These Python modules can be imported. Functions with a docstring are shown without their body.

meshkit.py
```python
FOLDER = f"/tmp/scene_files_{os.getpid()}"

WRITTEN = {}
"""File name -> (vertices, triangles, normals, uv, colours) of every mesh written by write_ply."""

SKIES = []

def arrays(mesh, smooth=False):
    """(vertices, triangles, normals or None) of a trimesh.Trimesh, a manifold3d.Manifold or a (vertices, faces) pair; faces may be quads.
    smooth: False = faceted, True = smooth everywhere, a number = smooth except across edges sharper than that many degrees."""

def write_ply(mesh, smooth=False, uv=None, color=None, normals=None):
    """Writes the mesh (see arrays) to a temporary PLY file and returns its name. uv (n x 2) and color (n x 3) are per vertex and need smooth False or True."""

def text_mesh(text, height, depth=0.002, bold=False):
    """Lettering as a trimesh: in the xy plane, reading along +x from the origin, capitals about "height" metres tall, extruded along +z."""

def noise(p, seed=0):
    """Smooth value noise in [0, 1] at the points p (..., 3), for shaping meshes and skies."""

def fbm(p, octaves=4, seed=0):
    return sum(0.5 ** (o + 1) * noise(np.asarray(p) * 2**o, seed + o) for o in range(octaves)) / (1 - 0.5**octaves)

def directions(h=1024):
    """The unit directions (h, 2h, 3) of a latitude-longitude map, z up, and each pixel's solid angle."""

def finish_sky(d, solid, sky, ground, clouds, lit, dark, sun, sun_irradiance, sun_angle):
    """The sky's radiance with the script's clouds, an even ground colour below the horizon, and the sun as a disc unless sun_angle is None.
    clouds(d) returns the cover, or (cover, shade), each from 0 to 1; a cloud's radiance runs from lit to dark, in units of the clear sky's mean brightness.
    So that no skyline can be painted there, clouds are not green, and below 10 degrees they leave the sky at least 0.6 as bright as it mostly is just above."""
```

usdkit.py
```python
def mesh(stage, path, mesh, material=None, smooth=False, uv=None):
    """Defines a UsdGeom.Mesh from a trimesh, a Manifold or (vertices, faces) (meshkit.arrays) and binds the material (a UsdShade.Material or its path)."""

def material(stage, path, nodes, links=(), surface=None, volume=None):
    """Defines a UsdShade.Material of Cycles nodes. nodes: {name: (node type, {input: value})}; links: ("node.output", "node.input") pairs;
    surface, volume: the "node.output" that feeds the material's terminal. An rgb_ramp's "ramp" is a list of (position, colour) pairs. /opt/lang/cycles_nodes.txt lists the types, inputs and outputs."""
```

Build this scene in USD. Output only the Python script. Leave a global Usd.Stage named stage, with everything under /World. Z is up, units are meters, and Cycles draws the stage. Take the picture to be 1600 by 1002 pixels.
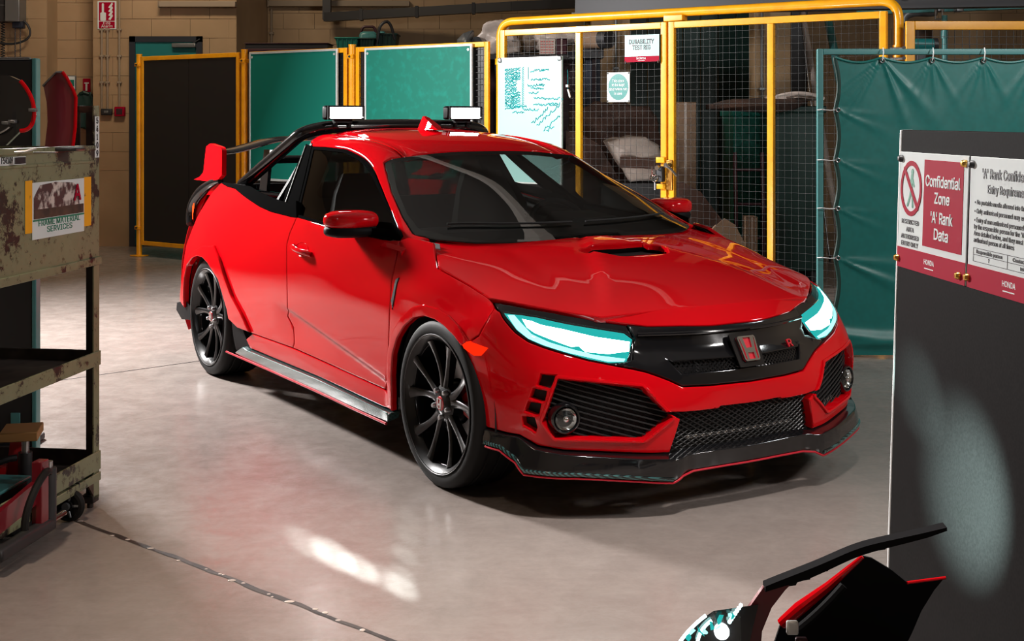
import math, random
import numpy as np, trimesh, usdkit, meshkit
from pxr import Usd, UsdGeom, UsdLux, UsdShade, Gf, Sdf
from scipy.interpolate import RectBivariateSpline, CubicSpline
from scipy.spatial import Delaunay, cKDTree
import shapely
from shapely.geometry import Polygon, MultiPolygon, Point, LineString
from shapely.ops import unary_union
from shapely import affinity
import manifold3d as m3
random.seed(7); np.random.seed(7)
stage = Usd.Stage.CreateInMemory()
UsdGeom.SetStageUpAxis(stage, UsdGeom.Tokens.z); UsdGeom.SetStageMetersPerUnit(stage, 1.0)
UsdGeom.Xform.Define(stage, '/World'); UsdGeom.Scope.Define(stage, '/World/Looks')
PI = math.pi

# ------------------------------------------------------------------ camera (stands at x=0, y=0, looks along +y)
FOC, HZ, EYE = 2071.8, 185.65, 1.448
cam = UsdGeom.Camera.Define(stage, '/World/Camera')
cam.CreateHorizontalApertureAttr(36.0); cam.CreateVerticalApertureAttr(36.0 * 1002 / 1600)
cam.CreateFocalLengthAttr(36.0 * FOC / 1600)
cam.CreateVerticalApertureOffsetAttr((HZ - 501) * 36.0 / 1600)
cam.CreateClippingRangeAttr(Gf.Vec2f(0.05, 200)); cam.CreateExposureAttr(EXPO := 0.0)
cam.AddTranslateOp().Set(Gf.Vec3d(0, 0, EYE)); cam.AddRotateXOp().Set(90)

# ------------------------------------------------------------------ light
def rect_light(name, pos, target, w, h, power, color):
    l = UsdLux.RectLight.Define(stage, '/World/' + name)
    l.CreateWidthAttr(w); l.CreateHeightAttr(h); l.CreateIntensityAttr(power); l.CreateColorAttr(Gf.Vec3f(*color)); l.CreateNormalizeAttr(True)
    p, t = Gf.Vec3d(*pos), Gf.Vec3d(*target)
    up = Gf.Vec3d(0, 0, 1) if abs((t - p).GetNormalized()[2]) < .99 else Gf.Vec3d(0, 1, 0)
    l.AddTransformOp().Set(Gf.Matrix4d().SetLookAt(p, t, up).GetInverse())
    return l
def spot_light(name, pos, target, power, cone, soft, color, r=.2):
    l = UsdLux.SphereLight.Define(stage, '/World/' + name)
    l.CreateRadiusAttr(r); l.CreateIntensityAttr(power); l.CreateColorAttr(Gf.Vec3f(*color)); l.CreateNormalizeAttr(True)
    s = UsdLux.ShapingAPI.Apply(l.GetPrim()); s.CreateShapingConeAngleAttr(cone); s.CreateShapingConeSoftnessAttr(soft)
    p, t = Gf.Vec3d(*pos), Gf.Vec3d(*target)
    l.AddTransformOp().Set(Gf.Matrix4d().SetLookAt(p, t, Gf.Vec3d(0, 1, 0)).GetInverse())
dome = UsdLux.DomeLight.Define(stage, '/World/SkyDome'); dome.CreateIntensityAttr(0.05); dome.CreateColorAttr(Gf.Vec3f(1.0, .93, .86))
rect_light('SoftboxLeft', (-4.3, 9.0, 2.9), (-.6, 6.2, .3), .6, .6, 262, (1.0, .97, .95))
rect_light('SoftboxRight', (4.6, 3.2, 3.3), (.9, 5.3, .6), .6, .6, 35, (1, .96, .93))
spot_light('FrontLamp', (1.0, 2.9, 4.9), (.9, 3.2, 0), 340, 30, .8, (1, .93, .88))
spot_light('CeilingLamp', (-1.7, 2.3, 5.0), (-1.7, 2.6, 0), 170, 34, .8, (1, .78, .60))
rect_light('GateLamp', (.25, 8.4, .55), (.15, 10.9, 1.9), .5, .4, 9.5, (.95, 1.0, .99))
rect_light('AddedCurtainFill', (3.9, 6.3, 3.4), (2.6, 8.1, 1.5), .5, .5, 11, (.95, 1.0, 1.0))  # unseen light added to brighten the curtain
rect_light('AddedWallFill', (-3.4, 12.4, 4.9), (-3.6, 15.0, 1.8), 1.2, .4, 24, (1, .82, .60))  # unseen warm light added to lift the left back wall

# ------------------------------------------------------------------ materials
LOOK = '/World/Looks/'
MAT = {}
def C(r, g, b):
    f = lambda c: (c / 255 / 12.92) if c / 255 < .04045 else ((c / 255 + .055) / 1.055) ** 2.4
    return (f(r), f(g), f(b))
def plain(name, col, rough=.5, metal=0., **kw):
    n = {'p': ('principled_bsdf', {'base_color': col, 'roughness': rough, 'metallic': metal, **kw})}
    MAT[name] = usdkit.material(stage, LOOK + name, n, [], surface='p.BSDF'); return MAT[name]
def mottled(name, c1, c2, scale=6., rough=.5, metal=0., bump=0., detail=5., lo=.35, hi=.65, rough2=None, **kw):
    n = {'t': ('texture_coordinate', {}), 'n': ('noise_texture', {'scale': scale, 'detail': detail}), 'r': ('rgb_ramp', {'ramp': [(lo, c1), (hi, c2)]}),
         'p': ('principled_bsdf', {'base_color': c1, 'roughness': rough, 'metallic': metal, **kw})}
    l = [('t.object', 'n.vector'), ('n.fac', 'r.fac'), ('r.color', 'p.base_color')]
    if bump:
        n['b'] = ('bump', {'strength': bump, 'distance': .004}); l += [('n.fac', 'b.height'), ('b.normal', 'p.normal')]
    MAT[name] = usdkit.material(stage, LOOK + name, n, l, surface='p.BSDF'); return MAT[name]
def glow(name, col, strength):
    MAT[name] = usdkit.material(stage, LOOK + name, {'e': ('emission', {'color': col, 'strength': strength})}, [], surface='e.emission'); return MAT[name]
def pane(name, tint, rough=.0):
    n = {'t': ('transparent_bsdf', {'color': tint}), 'g': ('glossy_bsdf', {'color': (1, 1, 1), 'roughness': rough}), 'w': ('layer_weight', {'blend': .5}), 'q': ('math', {'math_type': 'power', 'value2': 5.0}),
         'f': ('math', {'math_type': 'multiply_add', 'value2': .93, 'value3': .045}), 'm': ('mix_closure', {})}
    MAT[name] = usdkit.material(stage, LOOK + name, n, [('w.facing', 'q.value1'), ('q.value', 'f.value1'), ('f.value', 'm.fac'), ('t.BSDF', 'm.closure1'), ('g.BSDF', 'm.closure2')], surface='m.closure'); return MAT[name]

# ------------------------------------------------------------------ scene helpers
_count = {}
def numbered(path):
    k = _count.get(path, -1) + 1; _count[path] = k
    return path if k == 0 else f'{path}_{k:03d}'
def tag(prim, label=None, cat=None, group=None, kind=None):
    p = prim.GetPrim()
    for k, v in (('label', label), ('category', cat), ('group', group), ('kind', kind)):
        if v: p.SetCustomDataByKey(k, v)
    return prim
def thing(name, label, cat, loc=(0, 0, 0), rotz=0., group=None, kind=None):
    x = UsdGeom.Xform.Define(stage, numbered('/World/' + name))
    x.AddTranslateOp().Set(Gf.Vec3d(*map(float, loc)))
    if rotz: x.AddRotateZOp().Set(float(rotz))
    return tag(x, label, cat, group, kind)
def part(name, mesh, mat, parent, label=None, smooth=35, kind=None):
    base = str(parent.GetPrim().GetPath()) if parent is not None else '/World'
    if isinstance(mesh, list): mesh = cat_(mesh)
    m = usdkit.mesh(stage, numbered(base + '/' + name), mesh, MAT[mat] if isinstance(mat, str) else mat, smooth=smooth)
    return tag(m, label, kind=kind)
def solo(name, mesh, mat, label, cat, group=None, kind=None, smooth=35):
    return tag(part(name, mesh, mat, None, smooth=smooth), label, cat, group, kind)
def struct(name, mesh, mat, parent=None, smooth=False, label=None):
    m = part(name, mesh, mat, parent, smooth=smooth)
    return tag(m, label, None, None, 'structure' if parent is None else None)
def cat_(ms):
    return trimesh.util.concatenate([tm(m) for m in ms])
def tm(m):
    if isinstance(m, trimesh.Trimesh): return m
    v, f, _ = meshkit.arrays(m); return trimesh.Trimesh(v, f, process=False)
def box(x0, x1, y0, y1, z0, z1):
    m = trimesh.creation.box([abs(x1 - x0), abs(y1 - y0), abs(z1 - z0)]); m.apply_translation([(x0 + x1) / 2, (y0 + y1) / 2, (z0 + z1) / 2]); return m
def rbox(x0, x1, y0, y1, z0, z1, r=.01):
    """a box with chamfered, rounded edges"""
    lo, hi = np.minimum([x0, y0, z0], [x1, y1, z1]), np.maximum([x0, y0, z0], [x1, y1, z1])
    r = min(r, *(hi - lo) * .49)
    p = []
    for c in np.ndindex(2, 2, 2):
        k = np.where(np.array(c) == 0, lo + r, hi - r); s = np.where(np.array(c) == 0, -1, 1)
        for a in range(3):
            q = k.copy(); q[a] += s[a] * r; p.append(q)
        p.append(k + s * r * .577 * 1.05)
    return trimesh.convex.convex_hull(np.array(p))
def turn(m, rx=0, ry=0, rz=0, t=(0, 0, 0), s=None):
    m = tm(m).copy()
    if s is not None: m.apply_scale(s)
    for a, ax in ((rx, [1, 0, 0]), (ry, [0, 1, 0]), (rz, [0, 0, 1])):
        if a: m.apply_transform(trimesh.transformations.rotation_matrix(math.radians(a), ax))
    m.apply_translation(t); return m
def beam(p, q, w, h=None, up=(0, 0, 1)):
    """rectangular bar from p to q, w across, h along up"""
    p, q = np.array(p, float), np.array(q, float); h = h or w
    d = q - p; L = np.linalg.norm(d); d /= L
    u = np.array(up, float)
    if abs(d @ u) > .98: u = np.array([1., 0, 0])
    s = np.cross(d, u); s /= np.linalg.norm(s); u = np.cross(s, d)
    m = trimesh.creation.box([w, L, h]); M = np.eye(4); M[:3, 0], M[:3, 1], M[:3, 2], M[:3, 3] = s, d, u, (p + q) / 2
    m.apply_transform(M); return m
def tube(pts, r, sides=10, caps=True, closed=False):
    p = np.array(pts, float); n = len(p); r = np.broadcast_to(np.asarray(r, float), n)
    t = np.gradient(p, axis=0) if not closed else np.roll(p, -1, 0) - np.roll(p, 1, 0)
    t /= np.maximum(np.linalg.norm(t, axis=1, keepdims=True), 1e-9)
    a = np.cross(t[0], [0, 0, 1.] if abs(t[0][2]) < .9 else [1., 0, 0]); a /= np.linalg.norm(a)
    A = []
    for i in range(n):
        a = a - t[i] * (a @ t[i]); a /= np.linalg.norm(a); A.append(a)
    A = np.array(A); B = np.cross(t, A)
    th = np.arange(sides) * 2 * PI / sides
    v = p[:, None] + r[:, None, None] * (np.cos(th)[None, :, None] * A[:, None] + np.sin(th)[None, :, None] * B[:, None])
    f = []
    for i in range(n if closed else n - 1):
        k = (i + 1) % n
        for j in range(sides):
            j2 = (j + 1) % sides
            f += [[i * sides + j, i * sides + j2, k * sides + j2], [i * sides + j, k * sides + j2, k * sides + j]]
    v = v.reshape(-1, 3)
    if caps and not closed:
        v = np.vstack([v, p[:1], p[-1:]]); c0, c1 = len(v) - 2, len(v) - 1
        for j in range(sides):
            j2 = (j + 1) % sides; f += [[c0, j2, j], [c1, (n - 1) * sides + j, (n - 1) * sides + j2]]
    m = trimesh.Trimesh(v, np.array(f), process=False)
    if m.volume < 0: m.invert()
    return m
def bend(pts, r, n=6):
    """polyline with rounded corners"""
    pts = [np.array(p, float) for p in pts]; out = [pts[0]]
    for a, b, c in zip(pts, pts[1:], pts[2:]):
        u, w = (a - b), (c - b); lu, lw = np.linalg.norm(u), np.linalg.norm(w); k = min(r, lu * .48, lw * .48)
        p, q = b + u / lu * k, b + w / lw * k
        for i in range(n + 1):
            s = i / n; out.append((1 - s) ** 2 * p + 2 * s * (1 - s) * b + s * s * q)
    return np.array(out + [pts[-1]])
def curve(pts, n=24):
    p = np.array(pts, float); t = np.r_[0, np.cumsum(np.linalg.norm(np.diff(p, axis=0), axis=1))]
    return CubicSpline(t, p)(np.linspace(0, t[-1], n))
def lathe(prof, axis='z', n=32):
    """prof: (radius, height) pairs"""
    m = trimesh.creation.revolve(np.array(prof, float), sections=n)
    if axis == 'y': m.apply_transform(trimesh.transformations.rotation_matrix(-PI / 2, [1, 0, 0]))
    if axis == 'x': m.apply_transform(trimesh.transformations.rotation_matrix(PI / 2, [0, 1, 0]))
    return m
def cyl(p, q, r, n=16):
    return tube([p, np.array(p) + (np.array(q) - np.array(p)) * .5, q], r, n)
def extrude(poly, d, bevel=0.):
    geoms = getattr(poly, 'geoms', [poly])
    return trimesh.util.concatenate([trimesh.creation.extrude_polygon(g, d, engine='earcut') for g in geoms])
def wallframe(m, o, u, v=(0, 0, 1)):
    """puts a mesh built in xy (x to the right, y up, z towards the viewer) on a wall: origin o, right u, up v"""
    u, v = np.array(u, float), np.array(v, float); u /= np.linalg.norm(u); v = v / np.linalg.norm(v); w = np.cross(u, v)
    M = np.eye(4); M[:3, 0], M[:3, 1], M[:3, 2], M[:3, 3] = u, v, w, o
    m = tm(m).copy(); m.apply_transform(M); return m
def text(s, h, width=None, depth=.0015, bold=False, center=True):
    m = meshkit.text_mesh(s, h, depth, bold); b = m.bounds
    if width: m.apply_scale([width / (b[1][0] - b[0][0]), 1, 1]); b = m.bounds
    m.apply_translation([-(b[0][0] + b[1][0]) / 2 if center else -b[0][0], 0, 0]); return m
def at(px, py, Y):
    """the point of the room that lies in the depth plane y=Y on the sight line measured in the photograph"""
    return np.array([(px - 800) / FOC * Y, Y, EYE - (py - HZ) / FOC * Y])
def on_floor(px, py, z=0.):
    Y = (EYE - z) * FOC / (py - HZ); return np.array([(px - 800) / FOC * Y, Y, z])
# ================================================================== the setting
# concrete floor: polished, mottled, with scuffs
MAT['concrete'] = usdkit.material(stage, LOOK + 'concrete', {
    't': ('texture_coordinate', {}), 'n1': ('noise_texture', {'scale': .55, 'detail': 6., 'roughness': .6}), 'n2': ('noise_texture', {'scale': 6.5, 'detail': 10., 'roughness': .72, 'distortion': .25}),
    'mp': ('mapping', {'scale': (1.2, 7., 1.), 'rotation': (0, 0, .35)}), 'n3': ('noise_texture', {'scale': 5., 'detail': 10., 'roughness': .8}),
    'r1': ('rgb_ramp', {'ramp': [(.3, (.238, .202, .186)), (.7, (.295, .255, .238))]}), 'r2': ('rgb_ramp', {'ramp': [(.3, (.90, .89, .88)), (.7, (1.04, 1.04, 1.03))]}), 'r3': ('rgb_ramp', {'ramp': [(.36, (.92, .91, .90)), (.64, (1.03, 1.03, 1.03))]}),
    'm1': ('mix', {'mix_type': 'multiply', 'fac': 1.0}), 'm2': ('mix', {'mix_type': 'multiply', 'fac': 1.0}),
    'rr': ('rgb_ramp', {'ramp': [(.3, (.16, .16, .16)), (.7, (.34, .34, .34))]}), 'b': ('bump', {'strength': .05, 'distance': .01}), 'p': ('principled_bsdf', {'specular_ior_level': .45})},
    [('t.object', 'n1.vector'), ('t.object', 'n2.vector'), ('t.object', 'mp.vector'), ('mp.vector', 'n3.vector'), ('n1.fac', 'r1.fac'), ('n2.fac', 'r2.fac'), ('n3.fac', 'r3.fac'), ('r1.color', 'm1.color1'), ('r2.color', 'm1.color2'),
     ('m1.color', 'm2.color1'), ('r3.color', 'm2.color2'), ('m2.color', 'p.base_color'), ('n2.fac', 'rr.fac'), ('rr.color', 'p.roughness'), ('n2.fac', 'b.height'), ('b.normal', 'p.normal')], surface='p.BSDF')
MAT['block_paint'] = usdkit.material(stage, LOOK + 'block_paint', {'t': ('texture_coordinate', {}), 'n': ('noise_texture', {'scale': 40., 'detail': 4.}), 'o': ('object_info', {}), 'n2': ('noise_texture', {'scale': 1.5, 'detail': 4.}),
    'r': ('rgb_ramp', {'ramp': [(.3, (.33, .215, .115)), (.7, (.43, .29, .165))]}), 'b': ('bump', {'strength': .25, 'distance': .004}), 'p': ('principled_bsdf', {'roughness': .6})},
    [('t.object', 'n.vector'), ('t.object', 'n2.vector'), ('n2.fac', 'r.fac'), ('n.fac', 'b.height'), ('b.normal', 'p.normal'), ('r.color', 'p.base_color')], surface='p.BSDF')
plain('mortar', (.20, .15, .10), .8)
plain('ceiling_paint', (.16, .15, .14), .8)
plain('wall_plain', (.30, .235, .17), .7)
mottled('yellow_paint', (.95, .42, .004), (.82, .34, .003), 9, .32, coat_weight=.3)
plain('black_sheet', (.012, .012, .013), .38)
plain('black_wire', (.02, .02, .02), .5)
plain('grey_wire', (.010, .011, .011), .5)
mottled('green_board', (.001, .20, .150), (.001, .15, .110), 14, .6, lo=.3, hi=.5, specular_ior_level=.25)
plain('green_board_plain', (.002, .155, .115), .65, specular_ior_level=.2)
plain('pale_alu', (.72, .80, .82), .3, .5)
plain('white_board', (.38, .68, .66), .3)
plain('pen_cyan', (.0, .36, .38), .5)
plain('white_plastic', (.78, .80, .80), .4)
plain('sign_white', (.66, .70, .70), .5, specular_ior_level=.06)
plain('sign_pale', (.30, .58, .56), .4)
plain('sign_red', (.34, .004, .026), .5, specular_ior_level=.06)
plain('sign_teal', (.003, .20, .18), .4)
plain('ink_black', (.02, .02, .025), .5)
plain('ink_green', (.01, .20, .12), .5)
plain('teal_paint', (.01, .17, .17), .4)
plain('teal_light', (.07, .25, .25), .35)
plain('dark_frame', (.016, .02, .03), .5)
mottled('curtain_vinyl', (.004, .165, .150), (.004, .145, .130), 30, .38, bump=.05)
plain('dark_green', (.002, .028, .022), .5)
plain('mid_green', (.004, .16, .12), .45)
mottled('cardboard', (.30, .19, .12), (.22, .14, .09), 5, .8)
mottled('brown_paper', (.10, .052, .038), (.06, .033, .025), 6, .85)
mottled('canvas', (.10, .052, .034), (.035, .02, .015), 5, .9, bump=.4)
mottled('poly_sheet', (.62, .52, .46), (.45, .38, .34), 8, .35, bump=.4)
plain('dull_shaded_red', (.16, .004, .012), .35, coat_weight=.6)  # dull red; on the cart's body panel it also carries shade
plain('duct_white', (.80, .74, .68), .5)
plain('maroon', (.045, .008, .014), .5)
plain('pink_print', (.55, .18, .16), .6)
plain('grey_metal', (.22, .23, .24), .4, .7)
plain('dark_metal', (.035, .035, .038), .45, .3)
plain('dark_blue', (.012, .018, .035), .5)
plain('brass', (.72, .42, .10), .25, 1.0)
MAT['cart_paint'] = usdkit.material(stage, LOOK + 'cart_paint', {'t': ('texture_coordinate', {}), 'n1': ('noise_texture', {'scale': 5.5, 'detail': 9., 'roughness': .75}), 'n2': ('noise_texture', {'scale': 2.2, 'detail': 5.}), 'n3': ('noise_texture', {'scale': 26., 'detail': 6., 'roughness': .7}),
    'r1': ('rgb_ramp', {'ramp': [(.0, (.012, .010, .008)), (.43, (.022, .016, .012)), (.46, (.19, .20, .115)), (1., (.25, .265, .165))]}), 'r2': ('rgb_ramp', {'ramp': [(.3, (.85, .86, .84)), (.7, (1.12, 1.08, 1.02))]}), 'r3': ('rgb_ramp', {'ramp': [(.34, (.42, .34, .28)), (.42, (1, 1, 1))]}),
    'm': ('mix', {'mix_type': 'multiply', 'fac': 1.}), 'm2': ('mix', {'mix_type': 'multiply', 'fac': 1.}), 'b': ('bump', {'strength': .2, 'distance': .003}), 'p': ('principled_bsdf', {'roughness': .5})},
    [('t.object', 'n1.vector'), ('t.object', 'n2.vector'), ('t.object', 'n3.vector'), ('n1.fac', 'r1.fac'), ('n2.fac', 'r2.fac'), ('n3.fac', 'r3.fac'), ('r1.color', 'm.color1'), ('r2.color', 'm.color2'), ('m.color', 'm2.color1'), ('r3.color', 'm2.color2'), ('m2.color', 'p.base_color'), ('n1.fac', 'b.height'), ('b.normal', 'p.normal')], surface='p.BSDF')
mottled('cart_dark', (.018, .014, .013), (.06, .045, .038), 12, .6, metal=.3)
mottled('rust', (.10, .05, .03), (.03, .018, .014), 16, .7)
plain('orange_wood', (.32, .16, .05), .7)
mottled('worn_decal', (.60, .54, .50), (.07, .035, .035), 26, .5, detail=8., lo=.40, hi=.52)
mottled('hazard_tape', (.85, .38, .004), (.10, .05, .01), 22, .5, detail=7., lo=.62, hi=.70)
mottled('board_laminate', (.010, .009, .009), (.014, .0125, .0125), 160, .6, specular_ior_level=.03)

FLOOR_JOINTS = [(on_floor(20, 611), on_floor(640, 547)), (on_floor(104, 808), on_floor(640, 1008))]
fl = struct('floor', box(-6.6, 7.2, -3.2, 17.6, -.15, 0), 'concrete')
j1 = (on_floor(55, 600), on_floor(300, 566)); d1 = (j1[1] - j1[0]) / np.linalg.norm(j1[1] - j1[0])
struct('floor_joint', beam(j1[0] - d1 * 3.0 + [0, 0, .0006], j1[1] + d1 * 6 + [0, 0, .0006], .009, .0016), 'cart_dark', fl)
# the wide worn joint in the foreground: a dark, slightly wavy strip with chipped lumps along it
j2 = (on_floor(104, 808), on_floor(640, 1012)); d2 = (j2[1] - j2[0]) / np.linalg.norm(j2[1] - j2[0]); n2 = np.array([-d2[1], d2[0], 0])
tt = np.linspace(-.9, np.linalg.norm(j2[1] - j2[0]) + 1.5, 90); wv = (meshkit.fbm(np.c_[tt * 9, tt * 0, tt * 0], 3, 5) - .5) * .018; ww2 = .007 + .006 * meshkit.noise(np.c_[tt * 14, tt * 0 + 3, tt * 0], 2)
L_ = j2[0] + d2 * tt[:, None] + n2 * (wv - ww2)[:, None]; R_ = j2[0] + d2 * tt[:, None] + n2 * (wv + ww2)[:, None]
v_ = np.vstack([L_, R_]) + [0, 0, .0012]; k_ = len(tt); i_ = np.arange(k_ - 1)
struct('expansion_joint', trimesh.Trimesh(v_, np.vstack([np.c_[i_, i_ + k_, i_ + k_ + 1], np.c_[i_, i_ + k_ + 1, i_ + 1]]), process=False), 'cart_dark', fl)
chips = []
for q in range(26):
    s_ = random.uniform(.0, 2.2); c_ = j2[0] + d2 * s_ + n2 * random.uniform(-.012, .012)
    m_ = trimesh.creation.icosphere(1, random.uniform(.004, .009)); m_.apply_scale([random.uniform(.8, 2), 1, .35]); m_.apply_translation(c_ + [0, 0, .001]); chips.append(m_)
tag(part('joint_debris', chips[:20], 'poly_sheet', fl), None, kind='stuff')
struct('ceiling', box(-6.6, 7.2, -3.2, 17.6, 5.2, 5.35), 'ceiling_paint')
YW, YB = 15.05, 17.0
def blockwall(name, x0, x1, y, z0, z1, zb, bw=.44, bh=.215, cols=None):
    """wall of painted blocks: a mortar slab, and above height zb every block a mesh of its own"""
    w = struct(name, box(x0, x1, y, y + .25, z0, z1), 'mortar')
    r0 = int(zb / bh)
    if zb > z0: part('render_coat', box(x0, x1, y - .006, y + .01, z0, r0 * bh), 'block_paint', w)
    for r in range(r0, int(math.ceil(z1 / bh))):
        x = x0 - (bw / 2 if r % 2 else 0)
        while x < x1:
            a, b = max(x + .0025, x0), min(x + bw - .0025, x1); za, zc = r * bh + .0025, min(r * bh + bh - .0025, z1)
            if b - a > .03 and zc - za > .03:
                d = .007 + .002 * random.random()
                part('block', box(a, b, y - d, y + .01, za, zc), 'block_paint', w, smooth=False)
            x += bw
    return w
xw0, xw1 = at(146, 0, YW)[0], at(369, 0, YW)[0]
xr0 = at(73, 0, YW)[0]
blockwall('wall_back', xw0, xw1, YW, 0, 3.3, 0.86)
blockwall('wall_back', -6.6, xr0, YW, 0, 3.3, 1.7)
blockwall('wall_back', xr0, xw0, YW + .35, 0, 3.3, 1.3)
blockwall('wall_back', xw1, 7.2, YB, 0, 3.65, 1.72, .40, .20)
struct('wall_back_return', box(xw1 - .2, xw1 + .004, YW - .004, YB - .02, 0, 3.3), 'block_paint')
struct('wall_back_return', box(xr0 - .2, xr0 + .004, YW - .004, YW + .34, 0, 3.3), 'block_paint')
struct('wall_back_return', box(xw0 - .004, xw0 + .2, YW - .004, YW + .34, 0, 3.3), 'block_paint')
struct('wall_back_upper', box(-6.6, 7.2, YB - .0, YB + .25, 3.3, 5.2), 'wall_plain')
struct('wall_back_upper', box(-6.6, xw1, YW, YW + .2, 3.3, 5.2), 'wall_plain')
struct('wall_left', box(-6.8, -6.6, -3.2, 17.6, 0, 5.2), 'wall_plain')
struct('wall_right', box(7.2, 7.4, -3.2, 17.6, 0, 5.2), 'wall_plain')
struct('wall_front', box(-6.6, 7.2, -3.4, -3.2, 0, 5.2), 'wall_plain')
# door in the left part of the back wall
dx0, dx1 = at(204, 0, YW)[0], at(317, 0, YW)[0]; dz = at(0, 57, YW)[2]
dr = struct('door_1', [box(dx0, dx0 + .065, YW - .05, YW - .01, 0, dz), box(dx1 - .065, dx1, YW - .05, YW - .01, 0, dz), box(dx0, dx1, YW - .05, YW - .01, dz - .065, dz)], 'dark_frame')
part('door_leaf', box(dx0 + .065, dx1 - .065, YW - .03, YW - .01, .01, dz - .065), 'teal_paint', dr)
cx0, cx1 = at(271, 0, YW)[0], at(308, 0, YW)[0]
part('door_closer', rbox(cx0, cx1, YW - .09, YW - .03, at(0, 75, YW)[2], at(0, 68, YW)[2], .008), 'grey_metal', dr)
part('closer_arm', beam((cx1 - .03, YW - .07, at(0, 68, YW)[2]), (dx1 - .02, YW - .06, dz - .03), .015, .012), 'dark_metal', dr)
# ---- fixtures on the left wall
def fixture(name, label, cat, px0, px1, py0, py1, d, mat, Y=YW, r=.01, group=None):
    a, b = at(px0, py1, Y), at(px1, py0, Y); t = thing(name, label, cat, (a[0], Y - .008, a[2]), group=group)
    part('casing', rbox(0, b[0] - a[0], -d, 0, 0, b[2] - a[2], r), mat, t); return t, b[0] - a[0], b[2] - a[2]
t, w, h = fixture('electrical_cabinet', 'dark wide electrical cabinet at the top left corner of the wall', 'electrical box', -30, 17.5, -20, 36, .18, 'dark_metal')
part('lid_edge', rbox(.0, w, -.187, -.178, h * .45, h * .47, .002), 'grey_metal', t)
t, w, h = fixture('junction_box', 'grey box with a looped cable, right of the dark wall cabinet', 'electrical box', 19, 42, -20, 36, .22, 'grey_metal')
part('gland', rbox(.06, .18, -.16, -.06, -.07, .0, .01), 'dark_blue', t)
cb = curve([(w * .9, -.1, .02), (w + .06, -.1, -.05), (w + .07, -.1, -.15), (w * .7, -.1, -.23), (-.05, -.1, -.24), (-.14, -.1, -.22)], 30)
part('looped_cable', tube(cb, .013, 8), 'dark_metal', t)
for k, px in enumerate((30, 38)):
    q = at(px, 45, YW)[0] - at(19, 0, YW)[0]; z0 = at(0, 90, YW)[2] - at(0, 36, YW)[2]
    part('hanging_chain', tube([(q + .004 * (i % 2), -.12, -.06 + (z0 + .06) * i / 24) for i in range(25)], .006, 5), 'dark_metal', t)
q = at(10, 0, YW); zt, zb_ = at(0, 36, YW)[2], at(0, 92, YW)[2]
ang = np.linspace(0, 14 * 2 * PI, 200)
ch = thing('coiled_cable', 'black coiled cable hanging below the dark wall cabinet', 'cable', (q[0], YW - .1, zb_))
part('coil', tube(np.c_[.018 * np.cos(ang), .018 * np.sin(ang), np.linspace(0, zt - zb_, 200)], .006, 5), 'dark_metal', ch)
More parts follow.
